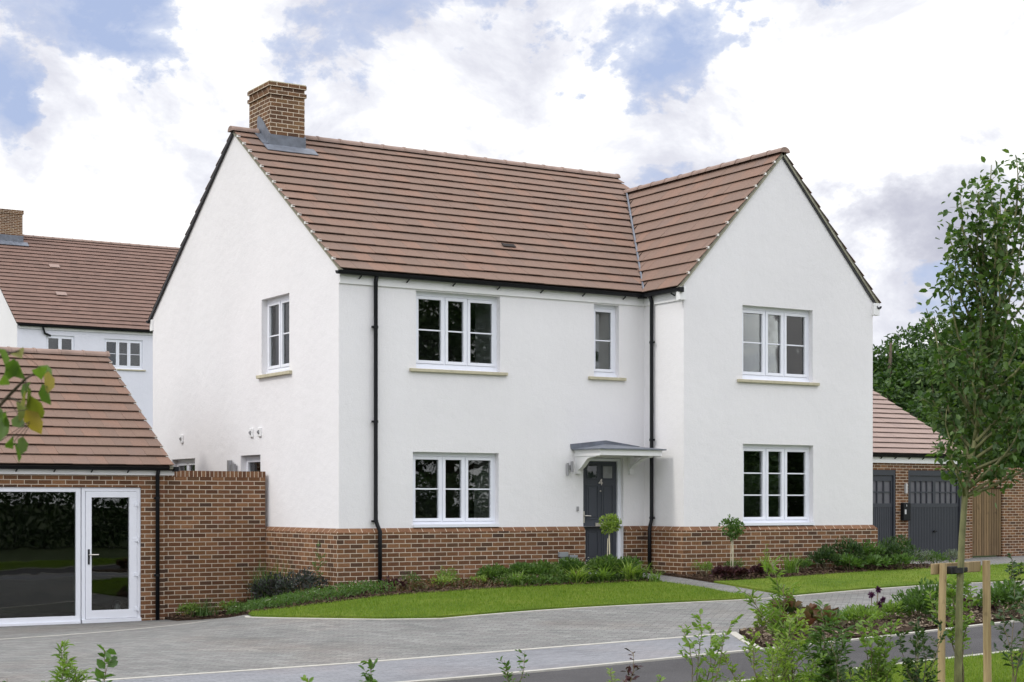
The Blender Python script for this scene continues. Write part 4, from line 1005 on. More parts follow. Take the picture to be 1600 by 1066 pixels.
def bush(x, y, rx, rz, label, mat='leaf_mid', n=500, leaf=.045, ratio=.5, ry_=None, flowers=None, name='shrub', cat='shrub', group=None, zoff=.03, up=.6, lumps=7):
    ry_ = ry_ or rx; z = H(x, y) + zoff
    t = thing(name, (x, y, z), label, cat, group)
    cen = []
    for i in range(lumps):
        a = random.uniform(0, 6.28); r = random.uniform(.15, .75)
        cen.append((rx * r * math.cos(a), ry_ * r * math.sin(a), rz * random.uniform(.25, .68), random.uniform(.3, .5)))
    cen.append((0, 0, rz * .5, .5))
    k = RS.randint(0, len(cen), n); cc = np.array(cen)[k]
    d = unit(RS.normal(size=(n, 3))); d[:, 2] = np.where(d[:, 2] < -.3, -d[:, 2] * .5, d[:, 2])
    rad = (.55 + .45 * RS.rand(n, 1) ** .5)
    P_ = cc[:, :3] + d * rad * np.column_stack([cc[:, 3] * rx, cc[:, 3] * ry_, cc[:, 3] * rz * .95])
    P_[:, 2] = np.clip(P_[:, 2], .0, None)
    leaves('foliage', P_, d + np.array([0, 0, up]) + .4 * RS.normal(size=(n, 3)), leaf, ratio, mat, t)
    st = B()
    for i in range(min(9, lumps + 2)):
        c = cen[i % len(cen)]; st.tube([(x + c[0] * .15, y + c[1] * .15, z - .04), (x + c[0] * .6, y + c[1] * .6, z + c[2] * .5), (x + c[0], y + c[1], z + c[2] + rz * .15)], [.006, .005, .003], 5)
    st.obj('stems', 'twig', t)
    if flowers:
        fn, fm, fs = flowers
        q = unit(RS.normal(size=(fn, 3))); q[:, 2] = np.abs(q[:, 2]) + .3; q = unit(q) * np.array([rx * .85, ry_ * .85, rz]); q[:, 2] += rz * .12
        PP = np.repeat(q, 5, 0); an = np.tile(np.arange(5) * 1.2566, fn); dd = np.column_stack([np.cos(an), np.sin(an), .4 + 0 * an])
        leaves('flowers', PP, dd, fs, .6, fm, t, upbias=3, szvar=.1)
    return t
def strappy(x, y, h, label, mat='leaf_lime', n=60, wd=.018, lean=.9, name='strap_leaved_plant', group=None, spread=.05):
    z = H(x, y) + .03; t = thing(name, (x, y, z), label, 'plant', group)
    P_ = RS.normal(size=(n, 3)) * np.array([spread, spread, 0]); blades('foliage', P_, h, wd, mat, t, lean)
    return t
def sprig(x, y, h, label, mat, stems=5, leaf=.05, ratio=.45, spread=.35, name='young_shrub', cat='shrub', twigs=5, lpt=9, stem_r=.006, lean=(0, 0), bark='twig', start=.25, zoff=.0, curve=.5, droop=0, pair=False, group=None):
    """open shrub: arching stems with side twigs that carry leaves; height h"""
    z = H(x, y) + zoff; t = thing(name, (x, y, z), label, cat, group); st = B(); PL = []; DL = []
    for s_ in range(stems):
        a = random.uniform(0, 6.28); sp = spread * random.uniform(.2, 1.0) * (0 if (stems == 1) else 1); hh = h * (1 if s_ == 0 else random.uniform(.6, .97))
        pts = []
        for k in range(7):
            u = k / 6; r = sp * (u ** (1 + curve)); w_ = .015 * math.sin(u * 9 + s_)
            pts.append(Vector((x + math.cos(a) * r + lean[0] * u + w_, y + math.sin(a) * r + lean[1] * u - w_, z + hh * u)))
        st.tube(pts, [stem_r * (1 - .75 * k / 6) for k in range(7)], 6)
        for j in range(twigs):
            u = start + (1 - start) * (j + random.random() * .6) / twigs; u = min(u, .985); i = int(u * 6); f = u * 6 - i
            p = pts[i].lerp(pts[min(i + 1, 6)], f); aa = random.uniform(0, 6.28); tl = h * random.uniform(.10, .24) * (1.15 - u * .75)
            e = p + Vector((math.cos(aa) * tl * .8, math.sin(aa) * tl * .8, tl * random.uniform(.35, .9)))
            m = p.lerp(e, .5) + Vector((0, 0, .01)); st.tube([p, m, e], [stem_r * .4, stem_r * .3, stem_r * .2], 4, False)
            for k in range(lpt):
                v = (k + .5) / lpt; q = p.lerp(e, v); d = (e - p).normalized(); sd_ = d.cross(Vector((random.gauss(0, .3), random.gauss(0, .3), 1))).normalized() * (1 if k % 2 else -1)
                PL.append(tuple(q - Vector((x, y, z)))); DL.append(tuple(d * .6 + sd_ * .9 + Vector((random.gauss(0, .2), random.gauss(0, .2), random.gauss(.1, .25) - droop))))
        for k in range(lpt):
            v = .8 + .2 * k / lpt; i = min(int(v * 6), 5); q = pts[i].lerp(pts[i + 1], v * 6 - i); PL.append(tuple(q - Vector((x, y, z)))); DL.append((random.gauss(0, 1), random.gauss(0, 1), .8 - droop))
    st.obj('stems', bark, t, smooth=True); leaves('foliage', PL, DL, leaf, ratio, mat, t, upbias=.8)
    return t

# --- grass blades and mulch that nobody could count
lp = in_poly(LAWN1, 26000); lp[:, 2] += .03
stuff(blades('lawn_grass', lp, .045, .006, 'grass_blade', None, .7, 2), 'short mown grass on the lawn in front of the house')
lp = in_poly([p for p in LAWN2 if p[0] < 20] + [], 10) if False else in_poly([(6.05, -2.1), (6.02, -4.1), (26, -4.1), (26, 6.2), (24, 6.2), (18, 2), (13, -1.3), (10.5, -1.95), (7.57, -2.24), (6.4, -2.15)], 34000); lp[:, 2] += .03
stuff(blades('lawn_grass', lp, .05, .006, 'grass_blade', None, .7, 2), 'short mown grass on the lawn right of the footpath')
lp = in_poly([(-4, -14.5), (-4, -12.2), (6, -12.2), (8, -14), (3, -15.5)], 42000); lp[:, 2] += .015
stuff(blades('verge_blades', lp, .05, .006, 'grass_blade', None, .8, 2), 'bright grass of the roadside verge in the foreground')
for nm_, poly, n, mt in (('bark_mulch', BED1, 5200, 'mulch_chip'), ('bark_mulch', BED2, 3200, 'mulch_chip'), ('bark_mulch', [(1.9, -7.85), (.65, -9.75), (14, -9.75), (14, -7.0), (9, -7), (5, -7.85)], 9000, 'gravel_chip')):
    lp = in_poly(poly, n); lp[:, 2] += .045
    dd = RS.normal(size=(n, 3)) * np.array([1, 1, .35])
    stuff(leaves(nm_, lp, dd, .055, .5, mt, None, upbias=.6), {'mulch_chip': 'dark bark chips covering the soil of the beds by the house', 'gravel_chip': 'pale brown mulch in the island bed between drive and road'}[mt])

# --- left bed, against the side wall of the house
G_ = 'dark purple shrubs by the side wall of the house'
bush(-.42, 2.1, .34, .50, 'dark slate green shrub closest to the end of the brick garden wall', 'leaf_slate', 520, .05, .55, group=G_)
bush(-.45, 1.45, .36, .56, 'dark purplish shrub second from the garden wall below the side window', 'leaf_slate', 620, .05, .55, group=G_)
bush(-.50, .85, .36, .54, 'dark purplish shrub third from the garden wall in the side bed', 'leaf_slate', 600, .05, .55, group=G_)
bush(-.42, .28, .34, .52, 'dark purplish shrub nearest to the front left corner of the house', 'leaf_slate', 560, .05, .55, flowers=(7, 'petal_white', .012), group=G_)
strappy(-.28, 2.35, .75, 'tall green tufted plant standing by the brick plinth beside the garden wall end', 'leaf_mid', 110, .02, .6, 'tufted_plant', spread=.12)
strappy(-.24, 1.75, .72, 'tall bright green tufted plant rising behind the dark purple shrubs', 'leaf_mid', 110, .02, .6, 'tufted_plant', spread=.11)
sprig(-.3, .25, .95, 'thin leggy shrub with sparse leaves at the front left house corner', 'leaf_mid', 3, .05, .5, .18, lpt=5)
cov = in_poly([(-1.2, 1.9), (-1.25, 1), (-1.6, -.2), (-1.3, -.9), (-.6, -1.2), (.4, -1.3), (.3, -.3), (-.3, -.2), (-.8, .9), (-.9, 2.2)], 3600); cov[:, 2] += .03 + RS.rand(3600) * .16
stuff(leaves('ground_cover', cov, RS.normal(size=(3600, 3)) + np.array([0, 0, 1.0]), .055, .35, 'leaf_mid', None), 'low grey green ground cover spreading along the edge of the left bed')
cov = in_poly([(-1.2, 1.6), (-1.5, -.1), (-1.2, -.8), (.3, -1.2), (.3, -.5), (-.9, 1.9)], 26); cov[:, 2] += .17
PP = np.repeat(cov, 5, 0); an = np.tile(np.arange(5) * 1.2566, 26)
stuff(leaves('daisy_flowers', PP, np.column_stack([np.cos(an), np.sin(an), .4 + 0 * an]), .02, .7, 'petal_white', None, upbias=3), 'scattered small white daisy flowers over the ground cover left of the house')
bush(-1.62, 2.45, .22, .24, 'low yellow green plant at the left foot of the brick garden wall', 'leaf_lime', 260, .05, .4, name='low_plant', cat='plant')
strappy(-1.35, 2.45, .34, 'grassy tuft at the middle of the foot of the garden wall', 'leaf_mid', 150, .012, 1.1, 'grass_tuft', spread=.1)
bush(-.92, 2.35, .25, .22, 'bushy low plant with yellow tips in front of the garden wall, right half', 'leaf_lime', 260, .045, .45, name='low_plant', cat='plant')
bush(-.5, 2.5, .2, .18, 'dark reddish low plant at the right end of the garden wall', 'leaf_red', 180, .05, .6, name='low_plant', cat='plant')
# --- front bed between the corner and the door
bush(.55, -.85, .22, .17, 'small dark red leaved plant in front of the left downpipe', 'leaf_purple', 160, .05, .7, name='low_plant', cat='plant')
bush(1.0, -.55, .24, .28, 'fine green cushion plant right of the left downpipe', 'leaf_mid', 420, .035, .25, name='cushion_plant', cat='plant')
bush(1.35, -1.1, .2, .2, 'yellow green spotted plant below the left ground floor window', 'leaf_yellow', 200, .045, .5, name='low_plant', cat='plant')
bush(1.72, -.6, .25, .28, 'mid green feathery plant against the plinth below the ground floor window', 'leaf_lime', 360, .045, .3, name='feathery_plant', cat='plant')
bush(2.05, -1.0, .18, .17, 'small yellowish plant on the dark mulch left of the dense green row', 'leaf_yellow', 170, .04, .5, name='low_plant', cat='plant')
G_ = 'dense green perennials along the front wall'
for i, (x, y, rx, rz, lab, fl) in enumerate([
    (2.45, -.8, .34, .28, 'leafy dark green perennial at the left end of the dense row along the plinth', 0),
    (2.95, -.88, .38, .30, 'broad leaved perennial second from the left in the row along the plinth', 0),
    (3.45, -.88, .40, .34, 'full green perennial in the middle of the row left of the meter boxes', 5),
    (3.95, -.88, .40, .37, 'tall green perennial with small white flowers below the meter boxes', 9),
    (4.42, -.92, .38, .36, 'white flowered perennial directly in front of the left door edge', 12),
    (4.85, -1.08, .34, .34, 'white flowered perennial at the right end of the row by the front door', 12)]):
    bush(x, y, rx, rz, lab, 'leaf_mid' if i % 2 else 'leaf_lush', 1150, .065, .42, flowers=(fl, 'petal_white', .017) if fl else None, name='flowering_perennial', cat='plant', group=G_, lumps=9)
G_ = 'strap leaved plants edging the lawn'
strappy(2.6, -1.35, .30, 'strap leaved plant at the lawn edge, leftmost of the row', 'leaf_lime', 60, .03, 1.2, group=G_)
strappy(3.75, -1.35, .34, 'yellow green strap leaved plant at the lawn edge below the meter boxes', 'leaf_yellow', 70, .028, 1.2, group=G_)
strappy(4.25, -1.38, .32, 'strap leaved plant at the lawn edge in front of the front door', 'leaf_lime', 70, .028, 1.2, group=G_)
strappy(4.75, -1.42, .38, 'tall pale strap leaved plant at the lawn edge beside the standard tree stem', 'leaf_yellow', 80, .03, 1.1, group=G_)
strappy(5.05, -1.3, .34, 'strap leaved plant at the right end of the bed before the footpath', 'leaf_lime', 60, .028, 1.1, group=G_)
strappy(5.05, -1.78, .24, 'single small green tuft alone at the corner of lawn and footpath', 'leaf_lime', 50, .014, .8, 'grass_tuft', spread=.04)
n = 2600; cov = in_poly([(.3, -1.35), (1.07, -1.5), (2.4, -1.4), (2.4, -.9), (1.6, -.3), (.9, -.25), (.45, -.9)], 900); cov[:, 2] += .02 + RS.rand(900) * .10
stuff(leaves('ground_cover', cov, RS.normal(size=(900, 3)) + np.array([0, 0, .8]), .055, .5, 'leaf_red', None), 'sparse bronze and green ground cover on the mulch below the left window')
cov = in_poly([(2.3, -1.45), (4.6, -1.48), (5.1, -1.6), (5.0, -1.1), (2.3, -.95)], 2400); cov[:, 2] += .02 + RS.rand(2400) * .14
stuff(leaves('ground_cover', cov, RS.normal(size=(2400, 3)) + np.array([0, 0, .9]), .06, .35, 'leaf_lush', None), 'low green ground cover filling the lawn edge of the row by the door')
# --- small standard trees
def standard(x, y, h, r, label, mat, flat=.85):
    z = H(x, y) + .02; t = thing('standard_tree', (x, y, z), label, 'small tree', 'clipped standard trees either side of the door')
    b = B(); b.tube([(x, y, z - .05), (x + .01, y, z + h * .5), (x, y, z + h)], [.014, .012, .011], 8); b.tube([(x - .035, y + .02, z - .05), (x - .02, y + .01, z + h * .8)], .006, 6); b.obj('trunk', 'stone', t, smooth=True)
    n = 620; cen = unit(RS.normal(size=(13, 3))) * r * (.45 + .4 * RS.rand(13, 1)); cen[:, 2] = cen[:, 2] * flat + h + r * .35
    k = RS.randint(0, 13, n); d = unit(RS.normal(size=(n, 3))); P_ = cen[k] + d * r * .42 * (.6 + .4 * RS.rand(n, 1))
    leaves('crown', P_, d + np.array([0, 0, .3]) + .5 * RS.normal(size=(n, 3)), .045, .75, mat, t)
standard(4.75, -.85, .86, .20, 'small standard tree with a round yellow green crown in front of the grey door', 'leaf_yellow')
standard(6.72, -1.78, .80, .22, 'small standard tree with flat dark green crown on a pale stem before the gabled wing', 'leaf_mid', .7)
# --- right bed
bush(6.35, -1.5, .22, .26, 'fresh green cushion plant at the left corner of the gabled wing plinth', 'leaf_lime', 420, .04, .3, name='cushion_plant', cat='plant')
bush(6.42, -1.98, .24, .19, 'dark burgundy leaved plant at the foot of the right standard tree', 'leaf_purple', 330, .07, .9, name='heuchera', cat='plant')
bush(6.72, -2.02, .18, .16, 'dark burgundy leaved plant beside the footpath edge', 'leaf_purple', 230, .07, .9, name='heuchera', cat='plant')
bush(6.95, -1.55, .36, .27, 'soft mid green mounded plant behind the right standard tree', 'leaf_mid', 560, .035, .3, name='mounded_plant', cat='plant')
bush(7.25, -1.95, .19, .18, 'purple brown leafy plant right of the standard tree at the lawn edge', 'leaf_purple', 230, .06, .85, name='heuchera', cat='plant')
strappy(7.55, -1.7, .34, 'yellow green strappy plant between the purple plant and the wing window', 'leaf_yellow', 80, .03, .8)
sprig(7.72, -1.5, .55, 'thin yellow green upright sprig standing before the wing plinth', 'leaf_yellow', 2, .05, .4, .08, lpt=4)
strappy(8.05, -1.75, .34, 'bright lime tuft with upright leaves under the wing window', 'leaf_lime', 90, .028, .7)
bush(8.45, -1.65, .22, .22, 'low mixed green plant under the middle of the wing window', 'leaf_mid', 280, .05, .5, name='low_plant', cat='plant')
G_ = 'dark green shrubs below the wing wall'
for x, y, rx, rz, lab, m in ((9.05, -1.62, .30, .42, 'glossy dark green shrub below the right end of the wing window', 'leaf_dark'), (9.6, -1.60, .34, .55, 'taller dark green shrub with upright shoots right of the wing window', 'leaf_dark'),
    (10.15, -1.55, .34, .52, 'leafy dark green shrub second from the right corner of the wing', 'leaf_mid'), (10.7, -1.55, .36, .56, 'dense dark green shrub at the right corner of the wing plinth', 'leaf_dark'), (11.3, -1.25, .42, .62, 'largest dark green shrub beyond the right corner of the house', 'leaf_dark')):
    bush(x, y, rx, rz, lab, m, 700, .07, .4, group=G_, lumps=9)
for x, y, lab in ((9.35, -1.9, 'low broad leaved green plant at the lawn edge under the window end'), (9.95, -1.9, 'low broad leaved green plant in the middle of the lawn edge row'), (10.6, -1.85, 'low broad leaved green plant near the right wing corner')):
    bush(x, y, .28, .26, lab, 'leaf_mid', 380, .08, .5, name='broad_leaved_plant', cat='plant', group='low plants at the lawn edge')
bush(11.95, -1.2, .34, .34, 'silvery flowered shrub left of the right garage door', 'leaf_silver', 480, .04, .3, name='silvery_shrub')
bush(12.5, -1.0, .34, .34, 'green shrub with pale tips before the brick garage pier', 'leaf_mid', 520, .05, .4)
bush(13.05, -.85, .34, .34, 'silvery grey shrub at the right end of the bed before the garage door', 'leaf_silver', 480, .04, .3, name='silvery_shrub')

def G(u, v):
    r = Vector(view_dir(u, v)); r = r / r.dot(fwd); k = 3.0; c0 = Vector(CAM)
    while k < 90:
        p = c0 + r * k
        if p.z < H(p.x, p.y): break
        k += .1
    return p.x, p.y
# --- island bed between drive and road
def isl(u, v): return G(u, v)
x, y = isl(1188, 990); sprig(x, y, .36, 'yellow green leafy shrub at the left tip of the island bed', 'leaf_yellow', 5, .06, .6, .28, lpt=6, twigs=5)
x, y = isl(1215, 985); bush(x, y, .16, .22, 'small yellow green plant behind the shrub at the island bed tip', 'leaf_lime', 160, .06, .6, name='low_plant', cat='plant')
x, y = isl(1206, 984); bush(x + .3, y, .17, .30, 'reddish brown round leaved plant at the left of the island bed', 'leaf_red', 60, .13, .9, name='bergenia', cat='plant')
x, y = isl(1232, 1000); bush(x, y, .24, .20, 'broad leaved bronze green plant flat on the island bed mulch', 'leaf_red', 90, .14, .75, name='bergenia', cat='plant')
x, y = isl(1275, 990); bush(x, y, .28, .22, 'green and bronze broad leaved plant behind the tall sapling', 'leaf_red', 110, .13, .7, name='bergenia', cat='plant')
x, y = isl(1335, 985); bush(x, y, .42, .26, 'feathery bright green mound in the middle of the island bed', 'leaf_lime', 620, .07, .3, name='feathery_plant', cat='plant')
x, y = isl(1392, 975); bush(x, y, .36, .26, 'soft lime green mound below the purple flowers', 'leaf_lime', 460, .06, .4, name='feathery_plant', cat='plant')
x, y = isl(1365, 982); z = H(x, y); t = thing('purple_flower', (x, y, z), 'dark purple double flower heads on upright stems in the island bed', 'flower')
b = B()
hd = []
for dx, dz in ((-.04, .42), (.08, .49), (.10, .30), (-.12, .24), (.16, .36)):
    b.tube([(x + dx * .3, y, z), (x + dx, y, z + dz)], .006, 5); hd.append((dx, 0, dz))
b.obj('stems', 'twig', t); PP = np.repeat(np.array(hd), 40, 0); leaves('flower_heads', PP, RS.normal(size=(200, 3)), .045, .6, 'petal_purple', t)
G_ = 'dark green shrubs in the island bed'
x, y = isl(1440, 972); bush(x, y, .45, .36, 'wide dark green shrub left of the tree stakes in the island bed', 'leaf_mid', 1000, .06, .4, group=G_, lumps=10)
x, y = isl(1485, 972); bush(x, y + .2, .35, .55, 'tall dark green shrub directly behind the left tree stake', 'leaf_mid', 800, .06, .45, group=G_, lumps=9)
x, y = isl(1535, 960); bush(x, y, .3, .16, 'low dark bronze plant between the two tree stakes', 'leaf_purple', 200, .08, .7, name='low_plant', cat='plant')
x, y = isl(1572, 965); bush(x, y, .46, .44, 'large rounded green shrub right of the tree stakes', 'leaf_mid', 1100, .065, .5, group=G_, lumps=11)
x, y = isl(1580, 955); sprig(x + .1, y + .1, .85, 'loose small leaved shrub rising above the rounded shrub at the right', 'leaf_dark', 5, .06, .6, .4, lpt=6)
x, y = isl(1640, 950); bush(x, y, .5, .45, 'green shrub cut by the right edge of the view', 'leaf_mid', 700, .065, .5, group=G_)

# --- foreground saplings on the verge nearest the camera
def at(u, k):
    r = Vector(view_dir(u, 785)); r = r / r.dot(fwd); p = Vector(CAM) + r * k; return p.x, p.y
def topz(v, k, x, y): return CAM[2] - (v - 785) * k / FPX - H(x, y)
def fg(u, v, k, *a, **kw):
    x, y = at(u, k); return sprig(x, y, topz(v, k, x, y), *a, **kw)
fg(98, 1006, 10, 'narrow leaved lime green shrub at the bottom left of the view', 'leaf_lime', 9, .055, .22, .20, lpt=12, twigs=10, start=.45)
fg(160, 1013, 9.8, 'round leaved dark green sprig right of the narrow leaved shrub', 'leaf_mid', 2, .065, .7, .10, lpt=3, twigs=7, start=.6)
fg(20, 1060, 10, 'small green shoot tip at the bottom left corner', 'leaf_mid', 2, .05, .6, .05, lpt=4, twigs=5)
fg(576, 1030, 11, 'single green shoot tip rising at the bottom below the garden wall bed', 'leaf_mid', 2, .045, .55, .05, lpt=5, twigs=7, start=.6)
fg(492, 1058, 11, 'tiny pair of shoot tips at the bottom edge left of centre', 'leaf_lime', 3, .045, .5, .10, lpt=4, twigs=5, start=.6)
fg(800, 1017, 11.3, 'airy green shoot in front of the pale paving at the centre bottom', 'leaf_mid', 3, .038, .5, .10, lpt=4, twigs=7, start=.55)
fg(958, 1045, 11, 'yellowing fine leaved shrub at the bottom right of centre', 'leaf_yellow', 7, .03, .3, .22, lpt=10, twigs=7, start=.5)
fg(975, 1018, 11.2, 'thin sprig with dark purple leaves rising over the road', 'leaf_purple', 3, .045, .55, .12, lpt=3, twigs=6, start=.55)
fg(1030, 1052, 11, 'low dark stemmed shrub with few leaves beside the purple sprig', 'leaf_lime', 4, .04, .5, .2, lpt=4, twigs=5, start=.5)
fg(1092, 958, 12, 'open yellow green shrub with zigzag twigs in front of the pale paving', 'leaf_lime', 5, .048, .6, .36, lpt=7, twigs=7, start=.35, lean=(.05, 0))
fg(1195, 950, 12, 'dense yellow green shrub overlapping the island bed tip', 'leaf_yellow', 8, .042, .45, .34, lpt=10, twigs=8, start=.35)
fg(1240, 1000, 12.2, 'spreading fine leaved shrub right of the dense yellow green shrub', 'leaf_lime', 6, .042, .4, .30, lpt=9, twigs=7, start=.35)
fg(1250, 877, 13, 'tall slender willow like sapling with feathery narrow leaves', 'leaf_lime', 4, .085, .17, .24, lpt=10, twigs=12, start=.30, lean=(-.16, .1), stem_r=.009, curve=.8)
fg(1300, 945, 12.6, 'bushy mid green shrub with drooping lance shaped leaves', 'leaf_mid', 8, .075, .28, .26, lpt=9, twigs=9, start=.3, droop=.3)
fg(1330, 1000, 12, 'dark leaved thin shrub between the bushy shrub and the lime shrub', 'leaf_dark', 5, .05, .5, .2, lpt=6, twigs=6, start=.3)
fg(1372, 962, 12.6, 'lime green shrub below the purple flowers', 'leaf_lime', 8, .045, .5, .24, lpt=9, twigs=9, start=.3)
fg(1440, 965, 12.4, 'dark small leaved shrub standing left of the left tree stake', 'leaf_dark', 6, .042, .6, .26, lpt=8, twigs=9, start=.25)
fg(1418, 1030, 12.8, 'bare wiry stems with few leaves left of the left stake', 'leaf_mid', 5, .04, .4, .26, lpt=3, twigs=5, start=.3)
fg(1502, 885, 15.2, 'reddish stemmed green shrub between the tree stakes', 'leaf_lime', 6, .065, .5, .30, lpt=7, twigs=9, start=.35, stem_r=.008)
fg(1585, 915, 12.8, 'arching dark leaved shrub at the right edge of the foreground', 'leaf_dark', 4, .05, .6, .34, lpt=6, twigs=7, start=.45)

# --- young tree with its stakes on the right
def limb_tree(name, x, y, z, label, trunk_pts, limbs, leafmat, leaf, ratio, per, bark='bark', clus=.10, r0=.045, sub=4, group=None):
    t = thing(name, (x, y, z), label, 'tree', group); b = B(); n = len(trunk_pts)
    pts = [Vector((x + p[0], y + p[1], z + p[2])) for p in trunk_pts]
    b.tube(pts, [r0 * (1 - .72 * i / (n - 1)) for i in range(n)], 12)
    PL, DL = [], []
    def deck(p, q, k, sp):
        for _ in range(k):
            v = random.random(); c = p.lerp(q, v) - Vector((x, y, z)); o = Vector((random.gauss(0, sp), random.gauss(0, sp), random.gauss(0, sp))); PL.append(tuple(c + o)); dd = o.normalized() + Vector((random.gauss(0, .5), random.gauss(0, .5), random.gauss(-.15, .45))); DL.append(tuple(dd))
    for (f, az, ln, rise, rr) in limbs:
        i = min(int(f * (n - 1)), n - 2); p = pts[i].lerp(pts[i + 1], f * (n - 1) - i); q = [p]
        for k in range(1, 6):
            u = k / 5; q.append(p + Vector((math.cos(az) * ln * u ** .75, math.sin(az) * ln * u ** .75, rise * u ** 1.2)) + Vector((random.gauss(0, .02), random.gauss(0, .02), 0)))
        b.tube(q, [rr * (1 - .8 * k / 5) for k in range(6)], 7)
        for k in range(2, 6): deck(q[k - 1], q[k], int(per * .5), clus)
        for s_ in range(sub):
            k = random.randint(1, 4); p2 = q[k]; a2 = az + random.gauss(0, 1.2); l2 = ln * random.uniform(.25, .6) + .06
            e = p2 + Vector((math.cos(a2) * l2, math.sin(a2) * l2, random.uniform(.0, .28))); b.tube([p2, p2.lerp(e, .5) + Vector((0, 0, .03)), e], [rr * .4, rr * .3, rr * .12], 5); deck(p2.lerp(e, .35), e, int(per * .8), clus)
    for k in range(int(n * .45), n - 1): deck(pts[k], pts[k + 1], per * 2, clus * 1.1)
    b.obj('trunk', bark, t, smooth=True)
    leaves('crown', PL, DL, leaf, ratio, leafmat, t, fold=.12, upbias=.9)
    return t
tx, ty = at(1497, 14.0); tz = H(tx, ty)
def off_u(du, dz, k=14.0): return (rgt.x * du / FPX * k, rgt.y * du / FPX * k, dz)
tp = [off_u(0, -.1), off_u(0, .3), off_u(2, .9), off_u(6, 1.4), off_u(12, 1.85), off_u(24, 2.15), off_u(38, 2.6), off_u(52, 3.1), off_u(62, 3.6), off_u(70, 3.95), off_u(74, 4.15)]
TIPS = [(1446, 482), (1462, 522), (1480, 348), (1492, 402), (1500, 306), (1548, 258), (1594, 246), (1562, 296), (1524, 344), (1604, 335), (1622, 405), (1452, 588), (1476, 640), (1486, 690), (1578, 700), (1604, 642), (1644, 560), (1642, 480), (1532, 442), (1562, 420), (1592, 500), (1522, 560), (1560, 612), (1502, 606), (1482, 446), (1542, 520), (1612, 566), (1650, 640), (1575, 370), (1512, 478), (1580, 452), (1540, 660), (1530, 300), (1558, 330), (1536, 395), (1498, 540), (1470, 560), (1630, 340), (1600, 290), (1510, 640), (1590, 585), (1625, 700), (1516, 372)]
t = thing('young_tree', (tx, ty, tz), 'young staked tree with mossy green trunk and loose leafy crown at the right', 'tree')
O = Vector((tx, ty, tz)); tpts = [O + Vector(p) for p in tp]
b = B(); b.tube(tpts, [.036 * (1 - .78 * i / (len(tpts) - 1)) for i in range(len(tpts))], 12)
PL, DL = [], []
def pix(u, v, k): 
    r = Vector(view_dir(u, v)); r = r / r.dot(fwd); return Vector(CAM) + r * k
for (u, v) in TIPS:
    tip = pix(u, v, 14 + random.uniform(-.42, .42)); hgt = tip.z - tz
    f = max(1.75, min(hgt - random.uniform(.5, .95), hgt * .80)); i = 0
    while i < len(tpts) - 2 and tpts[i + 1].z - tz < f: i += 1
    st_ = tpts[i].lerp(tpts[i + 1], min(1, max(0, (f + tz - tpts[i].z) / max(.01, tpts[i + 1].z - tpts[i].z))))
    q = []
    for k in range(7):
        w_ = k / 6; c = st_.lerp(tip, w_); hor = (tip - st_); hor.z = 0
        c += hor * .22 * math.sin(math.pi * w_) + Vector((random.gauss(0, .012), random.gauss(0, .012), 0)); q.append(c)
    b.tube(q, [.015 * (1 - .85 * k / 6) + .001 for k in range(7)], 6)
    def deck(p, e, n, sp):
        for _ in range(n):
            c = p.lerp(e, random.random()) - O; o = Vector((random.gauss(0, sp), random.gauss(0, sp), random.gauss(0, sp))); PL.append(tuple(c + o)); DL.append(tuple(o.normalized() * .8 + Vector((random.gauss(0, .5), random.gauss(0, .5), random.gauss(-.2, .5)))))
    for k in range(2, 7): deck(q[k - 1], q[k], 9, .05)
    for s_ in range(5):
        k = random.randint(2, 6); p2 = q[k]; a2 = random.uniform(0, 6.28); l2 = random.uniform(.08, .24); e = p2 + Vector((math.cos(a2) * l2, math.sin(a2) * l2, random.uniform(-.04, .16)))
        b.tube([p2, p2.lerp(e, .5) + Vector((0, 0, .012)), e], [.0035, .0028, .0015], 4); deck(p2, e, 11, .035)
b.obj('trunk', 'bark', t, smooth=True)
leaves('crown', PL, DL, .062, .72, 'leaf_tree', t, fold=.12, upbias=.9)
b = B(); q = Vector((tx, ty, tz)) + Vector(off_u(32, 2.42)); b.tube([q, q - fwd * .06 + Vector((0, 0, .02)), q - fwd * .10 + Vector((0, 0, .03))], [.036, .036, .03], 12)
o = b.obj('pruned_stub', 'bark', bpy.data.objects['young_tree'], smooth=True)
stk = thing('tree_stake_frame', (tx, ty, tz), 'two round pale wooden stakes joined by a crossbar holding the young tree', 'tree stake')
sx, sy = at(1471, 13.9); ex, ey = at(1541, 14.25); sz = H(sx, sy)
top1 = CAM[2] - (880 - 785) * 13.9 / FPX; top2 = CAM[2] - (876 - 785) * 14.25 / FPX
b = B(); b.tube([(sx, sy, sz - .2), (sx + .0, sy, sz + .6), (sx + .02, sy, top1)], [.032, .031, .030], 14); b.obj('stake', 'stake_wood', stk)
b = B(); b.tube([(ex + .02, ey, sz - .2), (ex + .01, ey, sz + .6), (ex, ey, top2)], [.035, .034, .033], 14); b.obj('stake', 'stake_wood', stk)
b = B(); p = Vector((sx, sy, top1 - .05)); q = Vector((ex, ey, top2 - .05)); d = (q - p).normalized(); sv = Vector((0, 0, 1)).cross(d)
p2 = p - d * .06 + sv * .05; q2 = q - d * .02 + sv * .055
b.prism([(-.016, -.045), (.016, -.045), (.016, .045), (-.016, .045)], 0, 1, lambda t_, a, c: tuple(p2.lerp(q2, t_) + sv * a + Vector((0, 0, c)))); b.obj('crossbar', 'stake_wood', stk, bevel=.006)
tie = thing('tree_tie', tuple(Vector((tx, ty, top1 - .06))), 'black rubber strap and buckle tying the trunk to the crossbar', 'tree tie')
b = B(); c = Vector((tx, ty, 0)); 
ring = [(tx + .066 * math.cos(a), ty + .066 * math.sin(a), top1 - .06) for a in [k * math.pi / 8 for k in range(17)]]
